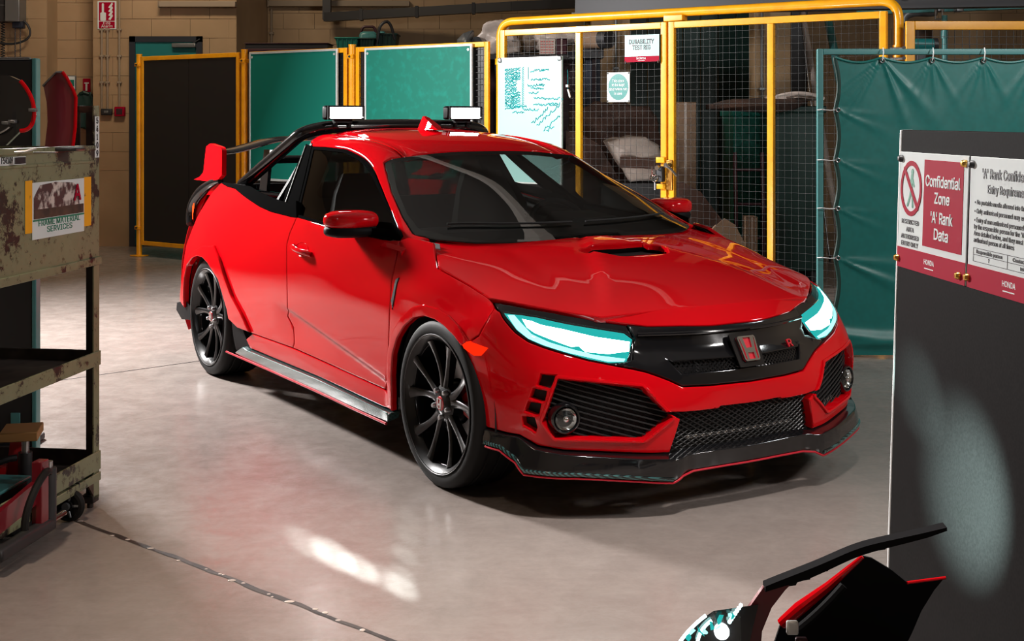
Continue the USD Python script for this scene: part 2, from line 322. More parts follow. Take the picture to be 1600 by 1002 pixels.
# fire point sign, conduits and call points
a, b = at(153, 46, YW), at(182.5, 2, YW); w, h = b[0] - a[0], b[2] - a[2]
t = thing('fire_sign', 'red and white fire alarm sign with a hand and flames high on the wall', 'sign', (a[0], YW - .010, a[2]))
part('plate', rbox(0, w, -.008, 0, 0, h, .002), 'sign_white', t)
fs = lambda m, x, z: wallframe(m, (x, -.0085, z), (1, 0, 0))
part('red_field', [fs(extrude(shapely.box(.018, h * .30, w - .018, h - .012), .001), 0, 0), fs(extrude(shapely.box(.018, .012, w - .018, h * .275), .001), 0, 0)], 'sign_red', t)
hand = unary_union([shapely.box(.045, h * .34, .085, h * .56).buffer(.012), shapely.box(.055, h * .5, .068, h * .9).buffer(.006)])
flames = unary_union([Polygon([(w * .60, h * (.36 + k * .14)), (w * .68, h * (.34 + k * .14)), (w * .80, h * (.47 + k * .14)), (w * .78, h * (.52 + k * .14)), (w * .66, h * (.42 + k * .14))]).buffer(.004) for k in range(4)])
part('symbol', fs(extrude(unary_union([hand, flames]), .0015), 0, 0), 'sign_white', t)
part('lettering', [fs(text('Fire', .035), w / 2, h * .17), fs(text('Alarm', .035), w / 2, h * .06)], 'sign_white', t)
for px, py0, lb in ((159, 46, 'leftmost thin conduit below the fire sign'), (168, 46, 'thin conduit under the middle of the fire sign'), (186.5, 0, 'long pale conduit right of the fire sign')):
    p0, p1 = at(px, py0, YW - .025), at(px, 172, YW - .025)
    c_ = thing('conduit', lb, 'conduit', (p0[0], YW - .027, p1[2])); part('pipe', cyl((0, 0, 0), (0, 0, p0[2] - p1[2]), .012, 10), 'wall_plain', c_)
    for k in range(3): part('saddle', rbox(-.025, .025, -.012, .02, .3 + k * .3, .325 + k * .3, .004), 'wall_plain', c_)
t, w, h = fixture('wall_switch', 'dark grey switch box at the foot of the conduits', 'switch box', 160, 177, 170, 180, .06, 'dark_metal'); part('rocker', rbox(w * .3, w * .7, -.068, -.058, h * .3, h * .7, .004), 'grey_metal', t)
t, w, h = fixture('fire_call_point', 'dark red square fire call point on the wall', 'call point', 181, 197, 167, 182, .06, 'sign_red'); part('glass_plate', rbox(w * .2, w * .8, -.064, -.058, h * .2, h * .8, .002), 'maroon', t)
# recess with safety picture, extinguisher notice, extinguisher
YR = YW + .35
a, b = at(103, 141, YR), at(120, 118, YR); t = thing('safety_poster', 'small framed green and white poster in the wall recess', 'poster', (a[0], YR - .009, a[2])); w, h = b[0] - a[0], b[2] - a[2]
part('frame', rbox(0, w, -.02, 0, 0, h, .003), 'grey_metal', t); part('sheet', box(.012, w - .012, -.022, -.02, .012, h - .012), 'sign_white', t); part('green_field', box(.02, w - .02, -.0235, -.0225, h * .25, h * .7), 'mid_green', t)
a, b = at(130, 144, YR), at(142, 123, YR); t = thing('extinguisher_notice', 'red and white extinguisher notice in the wall recess', 'sign', (a[0], YR - .009, a[2])); w, h = b[0] - a[0], b[2] - a[2]
part('plate', rbox(0, w, -.006, 0, 0, h, .001), 'sign_red', t); part('pictogram', [box(w * .35, w * .6, -.0075, -.0065, h * .1, h * .6), box(w * .2, w * .8, -.0075, -.0065, h * .62, h * .72)], 'sign_white', t)
# coat and helmet on hooks, barrels of sight behind the cart
a = at(134, 200, YR - .15); t = thing('coat', 'dark green work coat hanging in the wall recess', 'coat', (a[0], YR - .15, a[2]))
zt = at(0, 146, YR)[2] - a[2]
pts = [[x, y, z] for x, y, z in ((-.06, -.06, zt), (.06, -.06, zt), (-.13, -.04, zt * .75), (.12, -.05, zt * .8), (-.12, .1, zt * .7), (.12, .1, zt * .8), (-.14, -.06, 0), (.11, -.06, 0), (-.12, .1, 0), (.11, .1, 0), (0, .12, zt))]
cm = trimesh.convex.convex_hull(np.array(pts)).subdivide().subdivide().subdivide(); cm.vertices += (meshkit.fbm(cm.vertices * [22, 22, 5], 3)[:, None] - .5) * .05
part('cloth', cm, 'dark_green', t, smooth=60); part('hook', beam((0, .06, zt - .02), (0, .15, zt - .01), .02), 'grey_metal', t); part('collar', tube([(-.05, -.05, zt - .01), (0, -.07, zt + .01), (.05, -.05, zt - .01)], .02, 8), 'dark_green', t)
# trunking and ducts
t = thing('cable_trunking', 'pale boxed cable trunking along the top of the back wall', 'trunking', (0, 0, 0))
p0, p1 = at(250, 6, YW - .06), at(369, 9, YW - .06)
part('trunk', rbox(p0[0], p1[0], YW - .12, YW - .012, p0[2] - .04, p0[2] + .025, .006), 'wall_plain', t)
p2 = at(640, 7, YB - .06)
t2 = thing('cable_trunking', 'dim boxed trunking on the farther block wall, left of the square duct', 'trunking', (0, 0, 0))
part('trunk', rbox(xw1 + .02, p2[0], YB - .12, YB - .012, at(0, 11, YB)[2], at(0, 2, YB)[2], .006), 'wall_plain', t2)
part('end_cap', rbox(xw1 + .015, xw1 + .03, YB - .125, YB - .011, at(0, 12, YB)[2], at(0, 1, YB)[2], .003), 'wall_plain', t2); part('end_cap', rbox(p0[0] - .012, p0[0], YW - .125, YW - .011, p0[2] - .045, p0[2] + .03, .003), 'wall_plain', t)
t = thing('steel_duct', 'dark square duct running up along the block wall', 'duct', (0, 0, 0))
q0, q1 = at(508, 27, YB - .35), at(800, 10, YB - .9); q2 = at(960, 3, YB - 1.1)
part('run', beam(q0, q1, .12, .11), 'dark_metal', t); part('run', beam(q1, q2, .12, .11), 'dark_metal', t)
part('drop', beam(at(511, 31, YB - .35), at(511, -40, YB - .35), .12, .10), 'dark_metal', t)
for k in (.2, .5, .8): c_ = q0 + (q1 - q0) * k; part('flange', beam(c_ - [.02, 0, 0], c_ + [.02, 0, 0], .15, .14), 'dark_metal', t)
q = at(424, 78, YB - .03); c_ = thing('wall_conduit', 'pale vertical conduit on the dark block wall over the fence', 'conduit', (q[0], YB - .03, q[2] - .4)); part('pipe', cyl((0, 0, 0), (0, 0, at(0, 14, YB)[2] - q[2] + .4), .014, 10), 'wall_plain', c_); part('saddle', rbox(-.03, .03, -.015, .025, .6, .63, .004), 'wall_plain', c_)
# ================================================================== the car (its own axes: x forward, y left, z up, origin under the front axle)
CAR_X, CAR_Y, CAR_A = .4723, 5.682, math.atan2(-.84997, .52682)
_rt, _fw = np.array([.52682, .84997]), np.array([-.84997, .52682])
def car_px(p):
    """where a point of the car shows in the photograph"""
    p = np.asarray(p, float); X = p[..., 0] * _rt[0] + p[..., 1] * _rt[1] + CAR_X; Y = p[..., 0] * _fw[0] + p[..., 1] * _fw[1] + CAR_Y
    return np.stack([800 + FOC * X / Y, HZ - FOC * (p[..., 2] - EYE) / Y], -1)
_e = np.array([-(CAR_X * _rt[0] + CAR_Y * _fw[0]), -(CAR_X * _rt[1] + CAR_Y * _fw[1]), EYE])   # the eye, in the car's axes
class Surf:
    """a smooth symmetric body surface over (u, w); table entries are (x, |y|, z)"""
    def __init__(s, u, w, tab, sym, bump=None):
        u, w, tab = np.array(u, float), np.array(w, float), np.array(tab, float)
        if sym == 'u':
            m = tab[1:][::-1].copy(); m[..., 1] *= -1; tab = np.concatenate([m, tab]); u = np.r_[-u[1:][::-1], u]
        else:
            m = tab[:, 1:][:, ::-1].copy(); m[..., 1] *= -1; tab = np.concatenate([m, tab], 1); w = np.r_[-w[1:][::-1], w]
        s.u, s.w, s.sym, s.bump = u, w, sym, bump
        s.sp = [RectBivariateSpline(u, w, tab[..., k], kx=3, ky=3, s=0) for k in range(3)]
        s.cache = None
    def base(s, u, w):
        p = np.stack([f.ev(u, w) for f in s.sp], -1); p[..., 1] *= -1; return p
    def __call__(s, u, w):
        p = s.base(u, w)
        return p + s.bump(p, u, w)[..., None] * s.normal(u, w, base=True) if s.bump else p
    def normal(s, u, w, base=False, h=2e-3):
        f = s.base if base else s
        d1, d2 = f(u + h, w) - f(u - h, w), f(u, w + h) - f(u, w - h)
        n = np.cross(d1, d2); n /= np.maximum(np.linalg.norm(n, axis=-1, keepdims=True), 1e-12)
        p = f(u, w); c = np.stack([np.clip(p[..., 0], -3.0, .2), p[..., 1] * .0, np.full(p.shape[:-1], .45)], -1)
        return n * np.where(((p - c) * n).sum(-1, keepdims=True) < 0, -1, 1)
    def pick(s, px, lo=None, hi=None):
        """(u, w) of the outline points seen at these pixels, on the right-hand side of the car"""
        px = np.array(px, float)
        if s.cache is None:
            U, W = np.meshgrid(np.linspace(-1.3 if s.sym == 'u' else s.u[0], s.u[-1], 480), np.linspace(s.w[0], s.w[-1], 260), indexing='ij')
            P = s(U, W); N = s.normal(U, W); front = ((_e - P) * N).sum(-1) > 0
            s.cache = U[front], W[front], car_px(P[front]), P[front]
        U, W, Q, P = s.cache
        near = np.linalg.norm(P - _e, axis=1)
        out = []
        for q in px:
            d = np.linalg.norm(Q - q, axis=1); k = np.argmin(d); c = np.nonzero(d < d[k] + 3)[0]; k = c[np.argmin(near[c] + d[c] * .02)]
            u, w = U[k], W[k]
            for _ in range(10):
                a = car_px(s(np.array(u), np.array(w))); J = np.stack([(car_px(s(np.array(u + 1e-4), np.array(w))) - a) / 1e-4, (car_px(s(np.array(u), np.array(w + 1e-4))) - a) / 1e-4], 1)
                if abs(np.linalg.det(J)) < 500: break
                st = np.linalg.solve(J, q - a); st *= min(1, .05 / max(np.abs(st).max(), 1e-9)); u, w = u + st[0], w + st[1]
            if np.hypot(*(car_px(s(np.array(u), np.array(w))) - q)) > 6: u, w = U[k], W[k]
            out.append((u, w))
        return np.array(out)
    def poly(s, px):
        q = np.array(px, float); q = np.vstack([np.linspace(a, b, max(1, int(np.hypot(*(b - a)) / 14)), endpoint=False) for a, b in zip(q, np.roll(q, -1, 0))])
        return Polygon(s.pick(q)).buffer(0)

def smooth_poly(p, r=.01): return p.buffer(r).buffer(-2 * r).buffer(r)
def big(p): return max(getattr(p, 'geoms', [p]), key=lambda g: g.area)
def both(p, sym):
    """a half outline and its mirror image, joined over the centre line"""
    m = affinity.scale(p, -1 if sym == 'u' else 1, -1 if sym == 'w' else 1, origin=(0, 0))
    return unary_union([p.buffer(.002), m.buffer(.002)]).buffer(-.002)
def mirror(m):
    m = tm(m).copy(); m.vertices[:, 1] *= -1; m.invert(); return m
def resample(ring, res):
    L = LineString(ring.coords); c = np.array(ring.coords)[:-1]; out = []
    for a, b in zip(c, np.roll(c, -1, 0)):
        n = max(1, int(math.ceil(np.linalg.norm(b - a) / res)))
        out += [a + (b - a) * i / n for i in range(n)]
    return np.array(out)
def panel(S, poly, off=0., thick=.012, res=.03, edge=.004, gap=.0018, back=False):
    """a sheet that follows surface S inside the outline, with turned-in edges"""
    out = []
    poly = poly.buffer(-gap) if gap else poly
    for g in getattr(poly, 'geoms', [poly]):
        if g.is_empty or g.area < 2e-5: continue
        g = g.simplify(.0006)
        rings = [g.exterior] + list(g.interiors)
        rb = [resample(r, res * .6) for r in rings]
        pts = [np.vstack(rb)]; dist = [np.zeros(len(pts[0]))]
        for e in ((edge, .4 * edge) if edge else (.006,)):
            q = g.buffer(-e)
            for gg in getattr(q, 'geoms', [q]):
                if not gg.is_empty:
                    r2 = np.vstack([resample(r, res * .6) for r in [gg.exterior] + list(gg.interiors)]); pts.append(r2); dist.append(np.full(len(r2), e))
        x0, y0, x1, y1 = g.bounds
        X, Y = np.meshgrid(np.arange(x0, x1 + res, res), np.arange(y0, y1 + res, res)); X[::2] += res / 2
        G = np.c_[X.ravel(), Y.ravel()]; q = g.buffer(-max(edge, .004) - res * .35)
        G = G[shapely.contains_xy(q, G[:, 0], G[:, 1])] if not q.is_empty else G[:0]
        pts.append(G); dist.append(np.full(len(G), 1.))
        P, D = np.vstack(pts), np.concatenate(dist)
        tri = Delaunay(P, qhull_options='QJ Qbb Pp').simplices; c = P[tri].mean(1)
        tri = tri[shapely.contains_xy(g, c[:, 0], c[:, 1])]
        a, b, cc = P[tri[:, 0]], P[tri[:, 1]], P[tri[:, 2]]
        ar = (b[:, 0] - a[:, 0]) * (cc[:, 1] - a[:, 1]) - (b[:, 1] - a[:, 1]) * (cc[:, 0] - a[:, 0])
        tri = tri[np.abs(ar) > 1e-10]
        pos, nor = S(P[:, 0], P[:, 1]), S.normal(P[:, 0], P[:, 1])
        o = off(P, pos) if callable(off) else np.full(len(P), off)
        dip = edge * (1 - np.sqrt(np.clip(1 - (1 - np.clip(D / edge, 0, 1)) ** 2, 0, 1))) if edge else 0
        top = pos + nor * (o - dip)[:, None]
        fn = np.cross(top[tri[:, 1]] - top[tri[:, 0]], top[tri[:, 2]] - top[tri[:, 0]])
        flip = (fn * nor[tri[:, 0]]).sum(1) < 0; tri[flip] = tri[flip][:, ::-1]
        out.append(trimesh.Trimesh(top, tri, process=False))
        k0 = 0
        for r in rb:                                             # the turned-in edge
            n = len(r); i = np.arange(n); j = (i + 1) % n
            t, b2 = top[k0:k0 + n], top[k0:k0 + n] - nor[k0:k0 + n] * thick
            f = np.vstack([np.c_[i, j, n + j], np.c_[i, n + j, n + i]])
            cen = nor[k0:k0 + n]; fl = np.cross(t[j] - t, b2 - t)
            mid = (r + np.roll(r, -1, 0)) / 2; tn = np.roll(r, -1, 0) - r; nn = np.c_[tn[:, 1], -tn[:, 0]]; nn /= np.maximum(np.linalg.norm(nn, axis=1, keepdims=True), 1e-12)
            outw = mid + nn * 1e-3; inside = shapely.contains_xy(g, outw[:, 0], outw[:, 1]); nn[inside] *= -1
            e3 = S(mid[:, 0] + nn[:, 0] * 1e-3, mid[:, 1] + nn[:, 1] * 1e-3) - S(mid[:, 0], mid[:, 1])
            bad = (fl * e3).sum(1) < 0
            ff = np.where(np.r_[bad, bad][:, None], f[:, ::-1], f)
            out.append(trimesh.Trimesh(np.vstack([t, b2]), ff, process=False)); k0 += n
        if back: out.append(trimesh.Trimesh(top - nor * thick, tri[:, ::-1], process=False))
    return trimesh.util.concatenate(out)

# ---- body surfaces
zr = [.12, .22, .32, .42, .52, .60, .68, .76, .84, .92, 1.0, 1.08]
def cc(xs, as_): return [(x, a, z) for x, a, z in zip(np.broadcast_to(xs, 12), np.broadcast_to(as_, 12), zr)]
belt_cols = [
    cc([.77, .80, .815, .82, .812, .775, .71, .60, .45, .25, .0, -.3], 0),
    cc([.765, .79, .805, .805, .785, .745, .69, .58, .43, .23, -.02, -.3], [.22] * 7 + [.22, .22, .21, .2, .2]),
    cc([.72, .755, .765, .762, .725, .675, .615, .52, .38, .2, -.05, -.3], [.42] * 7 + [.42, .41, .40, .39, .38]),
    cc([.64, .67, .685, .688, .665, .62, .56, .47, .33, .16, -.05, -.3], [.60, .605, .605, .605, .605, .60, .595, .585, .57, .55, .52, .5]),
    cc([.54, .575, .59, .595, .58, .535, .475, .38, .27, .13, -.05, -.3], [.73, .745, .75, .755, .755, .75, .74, .72, .67, .62, .57, .53]),
    cc([.41, .435, .45, .455, .45, .42, .37, .30, .22, .11, -.05, -.3], [.81, .83, .84, .845, .845, .84, .825, .785, .71, .64, .58, .54]),
    cc(.25, [.845, .87, .88, .888, .892, .888, .87, .79, .70, .64, .58, .54]),
    cc(.0, [.85, .875, .89, .90, .905, .905, .895, .865, .775, .68, .6, .55]),
    cc(-.4, [.85, .88, .892, .898, .902, .903, .90, .892, .86, .79, .7, .62]),
    cc(-1.0, [.85, .88, .890, .895, .90, .905, .906, .904, .895, .875, .84, .80]),
    cc(-1.6, [.85, .88, .892, .898, .904, .909, .911, .91, .902, .885, .855, .815]),
    cc(-2.2, [.85, .885, .90, .91, .917, .921, .923, .92, .91, .89, .855, .81]),
    cc(-2.7, [.86, .895, .912, .922, .928, .93, .93, .922, .907, .88, .84, .79]),
    cc(-3.05, [.85, .885, .90, .908, .91, .908, .90, .887, .868, .842, .805, .765]),
    cc([-3.32, -3.34, -3.36, -3.36, -3.355, -3.35, -3.34, -3.33, -3.31, -3.29, -3.27, -3.25], [.80, .83, .845, .85, .85, .845, .835, .82, .80, .775, .745, .71]),
    cc([-3.5, -3.53, -3.55, -3.55, -3.54, -3.53, -3.51, -3.49, -3.46, -3.44, -3.42, -3.40], [.56, .58, .59, .60, .60, .60, .59, .58, .57, .55, .53, .51]),
    cc([-3.57, -3.6, -3.62, -3.62, -3.61, -3.60, -3.58, -3.56, -3.53, -3.51, -3.49, -3.47], .3),
    cc([-3.58, -3.61, -3.63, -3.63, -3.62, -3.61, -3.59, -3.57, -3.54, -3.52, -3.5, -3.48], .0)]
_m = np.array(belt_cols)[:, 4]
belt_u = np.r_[0, np.cumsum(np.linalg.norm(np.diff(_m[:, :2], axis=0), axis=1))]
def sstep(t): t = np.clip(t, 0, 1); return t * t * (3 - 2 * t)
def belt_bump(p, u, w):
    x, z = p[..., 0], p[..., 2]
    # door crease: a sharp line that falls towards the front, hollow below it
    zc = .50 + (x + 1.45) * -.16
    d = zc - z
    hollow = -.016 * sstep((d + .006) / .022) * (1 - sstep((d - .02) / .22)) * sstep((x + 1.75) / .35) * sstep((-.42 - x) / .1) * (np.abs(u) > 1)
    # shoulder line
    zs = .845 - (x + 1.0) * .0
    sh = .008 * np.exp(-((z - zs) / .02) ** 2) * sstep((x + 3.2) / .3) * sstep((-.15 - x) / .3) * 0
    return hollow + sh
BELT = Surf(belt_u, zr, belt_cols, 'u', belt_bump)
hx = [.80, .65, .5, .3, .1, -.1, -.3, -.5]; ha = [0, .2, .4, .55, .68, .78, .86]
hz = [[.645, .635, .615, .59, .565, .535, .50], [.724, .718, .699, .680, .655, .615, .565], [.777, .772, .752, .733, .715, .690, .640], [.836, .833, .818, .802, .784, .757, .715],
      [.878, .876, .862, .850, .83, .800, .75], [.908, .906, .895, .888, .875, .853, .805], [.928, .927, .92, .915, .908, .893, .855], [.945, .944, .94, .94, .935, .92, .88]]
def hood_bump(p, u, w):
    x, a = p[..., 0], np.abs(p[..., 1])
    wd = .20 + (.05 - x) * -.55
    ridge = .014 * sstep((wd - a) / .03 + .5) * sstep((.62 - x) / .25)
    wd2 = .50 + (x - .0) * .12
    return ridge - .004 * np.exp(-((a - wd2) / .05) ** 2) * sstep((.5 - x) / .3) * sstep((x + .3) / .2)
HOOD = Surf(hx[::-1], ha, [[(x, a, z) for a, z in zip(ha, r)] for x, r in zip(hx, hz)][::-1], 'w', hood_bump)
qx = [-.2, -.35, -.5, -.7, -.9, -1.1, -1.25, -1.45, -1.75, -2.05, -2.25]
qc = [.905, .975, 1.04, 1.125, 1.208, 1.278, 1.322, 1.358, 1.388, 1.398, 1.39]
qa = [(.80, .88), (.785, .902), (.742, .95), (.682, 1.045), (.62, 1.14), (.560, 1.235), (.54, 1.288), (.545, 1.322), (.55, 1.342), (.545, 1.347), (.54, 1.34)]
qb = [(.82, .86), (.835, .878), (.85, .892), (.868, .902), (.88, .912), (.886, .92), (.886, .926), (.884, .933), (.882, .945), (.877, .957), (.87, .97)]
qw = [0, .3, .47, .56, .70, .86, 1.05]
qt = []
for x, zc_, (ac, zk), (ab, zb) in zip(qx, qc, qa, qb):
    row = [(x, 0, zc_), (x, .56 * ac, zc_ - .22 * (zc_ - zk)), (x, .86 * ac, zc_ - .62 * (zc_ - zk)), (x, ac, zk)]
    for t in (.30, .64, 1.0):
        row.append((x, ac + (ab - ac) * (t ** .9), zk + (zb - zk) * t))
    qt.append(row)
CABIN = Surf(qx[::-1], qw, qt[::-1], 'w')
# ---- materials of the car
RED = C(214, 4, 6)
plain('car_paint', (.60, .0015, .006), .5, coat_weight=.9, coat_roughness=.012, specular_ior_level=.0)
plain('gloss_black', (.006, .006, .007), .12, coat_weight=.6, coat_roughness=.02)
plain('satin_black', (.008, .008, .009), .55, specular_ior_level=.07)
plain('seal_rubber', (.004, .004, .004), .8, specular_ior_level=.0)
plain('matt_black', (.006, .006, .006), .75)
plain('rubber', (.008, .0076, .0074), .65, specular_ior_level=.2)
plain('wheel_black', (.004, .004, .005), .35, specular_ior_level=.2, coat_weight=.5, coat_roughness=.05)
plain('chrome', (.75, .76, .77), .09, 1.0)
plain('steel', (.42, .42, .43), .32, 1.0)
plain('caliper_red', (.42, .01, .012), .3, coat_weight=.5)
plain('badge_red', (.55, .005, .02), .2, coat_weight=1.0)
plain('trim_red', (.45, .006, .02), .35)
plain('seat_fabric', (.018, .016, .016), .8)
plain('seat_red', (.12, .006, .008), .7)
plain('silver_trim', (.5, .5, .5), .3, 1.0)
pane('windshield_glass', (.46, .48, .46))
pane('side_glass', (.27, .285, .28))
pane('lens_clear', (.93, .97, .97))
glow('lamp_white', (.62, 1.0, .97), 5.0)
glow('lamp_strip', (.40, 1.0, .96), 1.7)
glow('lamp_teal', (.02, .50, .47), 1.0)
glow('pod_white', (1.0, .99, .95), 26.0)
glow('amber_glow', (1.0, .025, .004), 1.1)
glow('tail_glow', (1.0, .06, .01), 3.0)
plain('mesh_gloss', (.02, .02, .021), .3)
plain('bright_steel', (.85, .80, .76), .35)
# carbon weave; its teal tone is a reflected sheen put into the colour
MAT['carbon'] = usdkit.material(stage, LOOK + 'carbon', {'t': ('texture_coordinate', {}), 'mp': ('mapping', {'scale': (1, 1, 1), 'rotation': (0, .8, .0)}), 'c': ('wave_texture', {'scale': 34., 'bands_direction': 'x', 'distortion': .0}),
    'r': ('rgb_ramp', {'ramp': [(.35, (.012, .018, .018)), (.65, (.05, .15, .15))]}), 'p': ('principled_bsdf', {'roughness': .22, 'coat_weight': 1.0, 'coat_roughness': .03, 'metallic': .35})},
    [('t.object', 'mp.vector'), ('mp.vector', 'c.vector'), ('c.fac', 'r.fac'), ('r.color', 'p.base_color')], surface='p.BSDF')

car = thing('car', 'bright red two-door pickup conversion of a hatchback with black wheels and lit headlamps', 'car', (CAR_X, CAR_Y, 0), math.degrees(CAR_A))
def lr(name, mesh, mat, label_r=None, label_l=None, parent=None, **kw):
    a = part(name, mesh, mat, parent or car, label_r, **kw); b = part(name, mirror(mesh), mat, parent or car, label_l or label_r, **kw); return a, b
BP, HP, QP = BELT.poly, HOOD.poly, CABIN.poly
# ---- outlines measured in the photograph, brought onto the surfaces
arch_f = [(612.6, 660), (614, 642), (614, 616), (613, 588), (615, 554), (622, 529), (633.5, 509.5), (647.5, 497), (664, 494), (681, 499.8), (695, 509.5), (711.7, 526), (725.7, 546), (737, 571), (748, 607), (756.4, 646), (758, 668)]
arch_r = [(360.5, 498), (358, 483), (351, 459), (344.7, 437), (336, 424), (328, 411), (320.5, 403), (311.7, 400), (303, 404), (295, 415), (291, 435), (290, 457), (291, 480)]
lamp_low = [(770, 476), (780, 486), (790, 503), (804, 519), (824, 533), (850, 543), (890, 555), (920, 563), (953.6, 569.5), (989.5, 576.5), (1009.5, 581), (1029.5, 588), (1045, 594), (1067, 604.5)]
grille_low = [(1067, 604.5), (1111.7, 603), (1177.6, 596.5), (1250, 585)]
hood_cut = [(678, 378), (680, 395), (684, 418), (705, 430), (735, 447), (764, 466)]
AF, AR = BELT.pick(arch_f), BELT.pick(arch_r)
# true circles near the measured arches keep the openings round from every side
def ring(cx, cz, r, a0, a1, n=40):
    t = np.radians(np.linspace(a0, a1, n)); return np.c_[cx + r * np.cos(t), cz + r * np.sin(t)]
def u_of_x(x, z):
    u = np.interp(-np.asarray(x), -BELT.base(belt_u, np.full(len(belt_u), .42))[:, 0], belt_u)
    for _ in range(6):
        e = BELT.base(u, np.asarray(z) + 0 * u)[..., 0] - x; d = (BELT.base(u + 1e-3, np.asarray(z) + 0 * u)[..., 0] - BELT.base(u - 1e-3, np.asarray(z) + 0 * u)[..., 0]) / 2e-3; u = u - e / np.where(np.abs(d) < .2, -1, d)
    return u
def xz(pts):
    p = np.array(pts, float); return np.c_[u_of_x(p[:, 0], p[:, 1]), p[:, 1]]
hole_f = Polygon(np.vstack([AF, [(AF[-1][0], .05), (AF[0][0], .05)]])).buffer(.0)
hole_r = Polygon(np.vstack([AR, [(AR[-1][0], .05), (AR[0][0], .05)]])).buffer(.0)
gap = .004
door_rear = [(464, 339), (452.5, 365), (448, 383), (448, 420), (449.5, 494), (458.7, 512), (460, 537), (457, 544)]
door_front = [(601, 609), (606, 570), (608.7, 484), (611.8, 440), (622, 388), (625, 375)]
belt_line = [(464, 339), (510, 352), (560, 365), (600, 374), (625, 379)]
sill_top = [(393.7, 521.6), (457, 544), (545, 583.5), (601, 609)]
door = BP(door_rear + [(545, 583.5)] + door_front + belt_line[::-1][1:-1])
lr('door', panel(BELT, door, res=.014), 'car_paint', smooth=60)
sill = BP(sill_top + [(611, 622), (613.5, 643), (500, 590), (391, 545), (384, 530)]).difference(hole_f.buffer(.002)).difference(door)
lr('sill_panel', panel(BELT, big(sill)), 'car_paint')
fender = BP(hood_cut[::1] + [(768, 470), (772, 482), (762, 500), (748, 524), (722, 541)] + arch_f[::-1][4:-1] + [(612, 640), (603, 610)] + door_front[1:] + [(640, 370)]).difference(door.buffer(.001)).difference(hole_f)
lr('front_fender', panel(BELT, big(fender)), 'car_paint')
quarter_top = [(345, 285), (355.7, 290.6), (368, 294), (387.8, 310), (406, 322), (423.4, 330), (455, 338), (464, 339)]
tail_edge = [(345, 285), (330, 302.5), (317.5, 322.5), (307.5, 340), (297.5, 365), (291, 383), (287.5, 405), (286, 415), (282, 452), (279, 468), (290, 481)]
quarter = BP(tail_edge[::1] + arch_r[::-1] + [(375, 512), (393.7, 521.6), (457, 544)] + door_rear[::-1][1:] + quarter_top[::-1][1:]).difference(door.buffer(.001)).difference(hole_r)
lr('quarter_panel', panel(BELT, big(quarter), res=.018), 'car_paint', smooth=60)
flare = BP([(337, 384), (344.7, 402), (353.4, 430.5), (364.4, 461), (380, 490), (393, 519), (375, 512)] + arch_r + [(285, 470), (290, 420), (300, 396), (318, 385)]).difference(hole_r)
lr('wheel_arch_flare', panel(BELT, big(flare), off=.016, thick=.03, gap=0, edge=.006), 'car_paint')
fl = big(hole_f.buffer(.045).difference(hole_f).intersection(fender))
lr('wheel_arch_flare', panel(BELT, fl, off=.008, thick=.02, gap=0, edge=.006), 'car_paint')
trim_r = BP([(360, 497), (375, 505), (384, 530), (392, 546), (360, 549), (362, 520)]).difference(hole_r.buffer(-.01))
lr('rear_arch_trim', panel(BELT, big(trim_r), off=-.004), 'satin_black')
skirt = BP([(384, 541), (391, 546), (500, 591), (614, 645), (612, 657), (500, 608), (390, 560), (372, 549)])
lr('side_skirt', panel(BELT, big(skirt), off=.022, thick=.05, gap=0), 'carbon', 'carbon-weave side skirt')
_b = BELT.pick([(360, 547), (430, 577), (500, 608), (560, 636), (611, 659)])
lr('skirt_stripe', tube(BELT(_b[:, 0], _b[:, 1]) + BELT.normal(_b[:, 0], _b[:, 1]) * .024, .006, 8), 'trim_red', 'thin red line along the skirt')
crest = BP(quarter_top + [(463, 315), (455, 320), (435, 313.7), (408.8, 303), (390.6, 292), (381, 282), (360, 276.6), (346, 279.4)])
lr('bed_rail_trim', panel(BELT, big(crest).buffer(.004), off=.004, gap=0, thick=.06), 'seal_rubber')
vent_f = BP([(619, 436), (624, 434), (618, 458), (613, 484), (611.5, 470)])
lr('fender_vent', panel(BELT, vent_f, off=.003, gap=0, edge=.002), 'matt_black', 'narrow black vent behind the front wheel')
mark = BP([(719, 530), (727, 531), (763, 544), (752, 556), (741, 556), (726, 545)])
lr('side_marker', panel(BELT, mark, off=.006, gap=0), 'amber_glow', 'glowing orange side marker lamp', 'side marker lamp')

# ---- nose: red fascia with its openings
intake = BP([(873, 594), (1003, 607), (1040, 646), (1048, 652), (1007, 685.5), (1000, 686), (868, 683), (850, 659)])
mouth = BP([(1040, 645), (1072, 645), (1111, 641), (1153, 634.5), (1220, 622), (1255, 668), (1181, 689.5), (1110, 699), (1047, 709), (1064, 657), (1055, 650)])
mouth = big(unary_union([mouth, intake.buffer(.002)]).buffer(.004).buffer(-.004).difference(BP([(1064, 655), (1053, 651), (1045, 656), (1007, 686), (1000, 690), (1036, 709)])))
vents = [BP(v) for v in ([(845, 585), (870, 587), (864, 603), (857, 607), (839, 602)], [(833, 608), (853, 612), (850, 627), (845, 628), (828, 622)], [(825, 629), (844, 632), (841, 648), (836, 649), (820, 643)], [(816.5, 652), (834, 654), (838, 668), (836, 675), (818, 664)])]
fascia = BP(lamp_low + grille_low[1:] + [(1250, 610), (1250, 668), (1181, 689.5), (1110, 699), (1047, 709), (1036, 709), (1020, 710), (1000, 709.5), (880, 704.5), (840, 697.5), (812, 681), (792, 677.5), (758, 668)] + arch_f[::-1][1:6] + [(722, 541), (748, 524), (762, 500), (772, 482)])
fascia = big(fascia.difference(hole_f).difference(fender.buffer(.0005)))
openings = unary_union([mouth] + vents)
fascia = big(both(big(fascia.intersection(shapely.box(-.1, 0, 3, 2))), 'u').difference(both(openings, 'u')))
part('front_bumper', panel(BELT, fascia, thick=.035, edge=.006), 'car_paint', car)
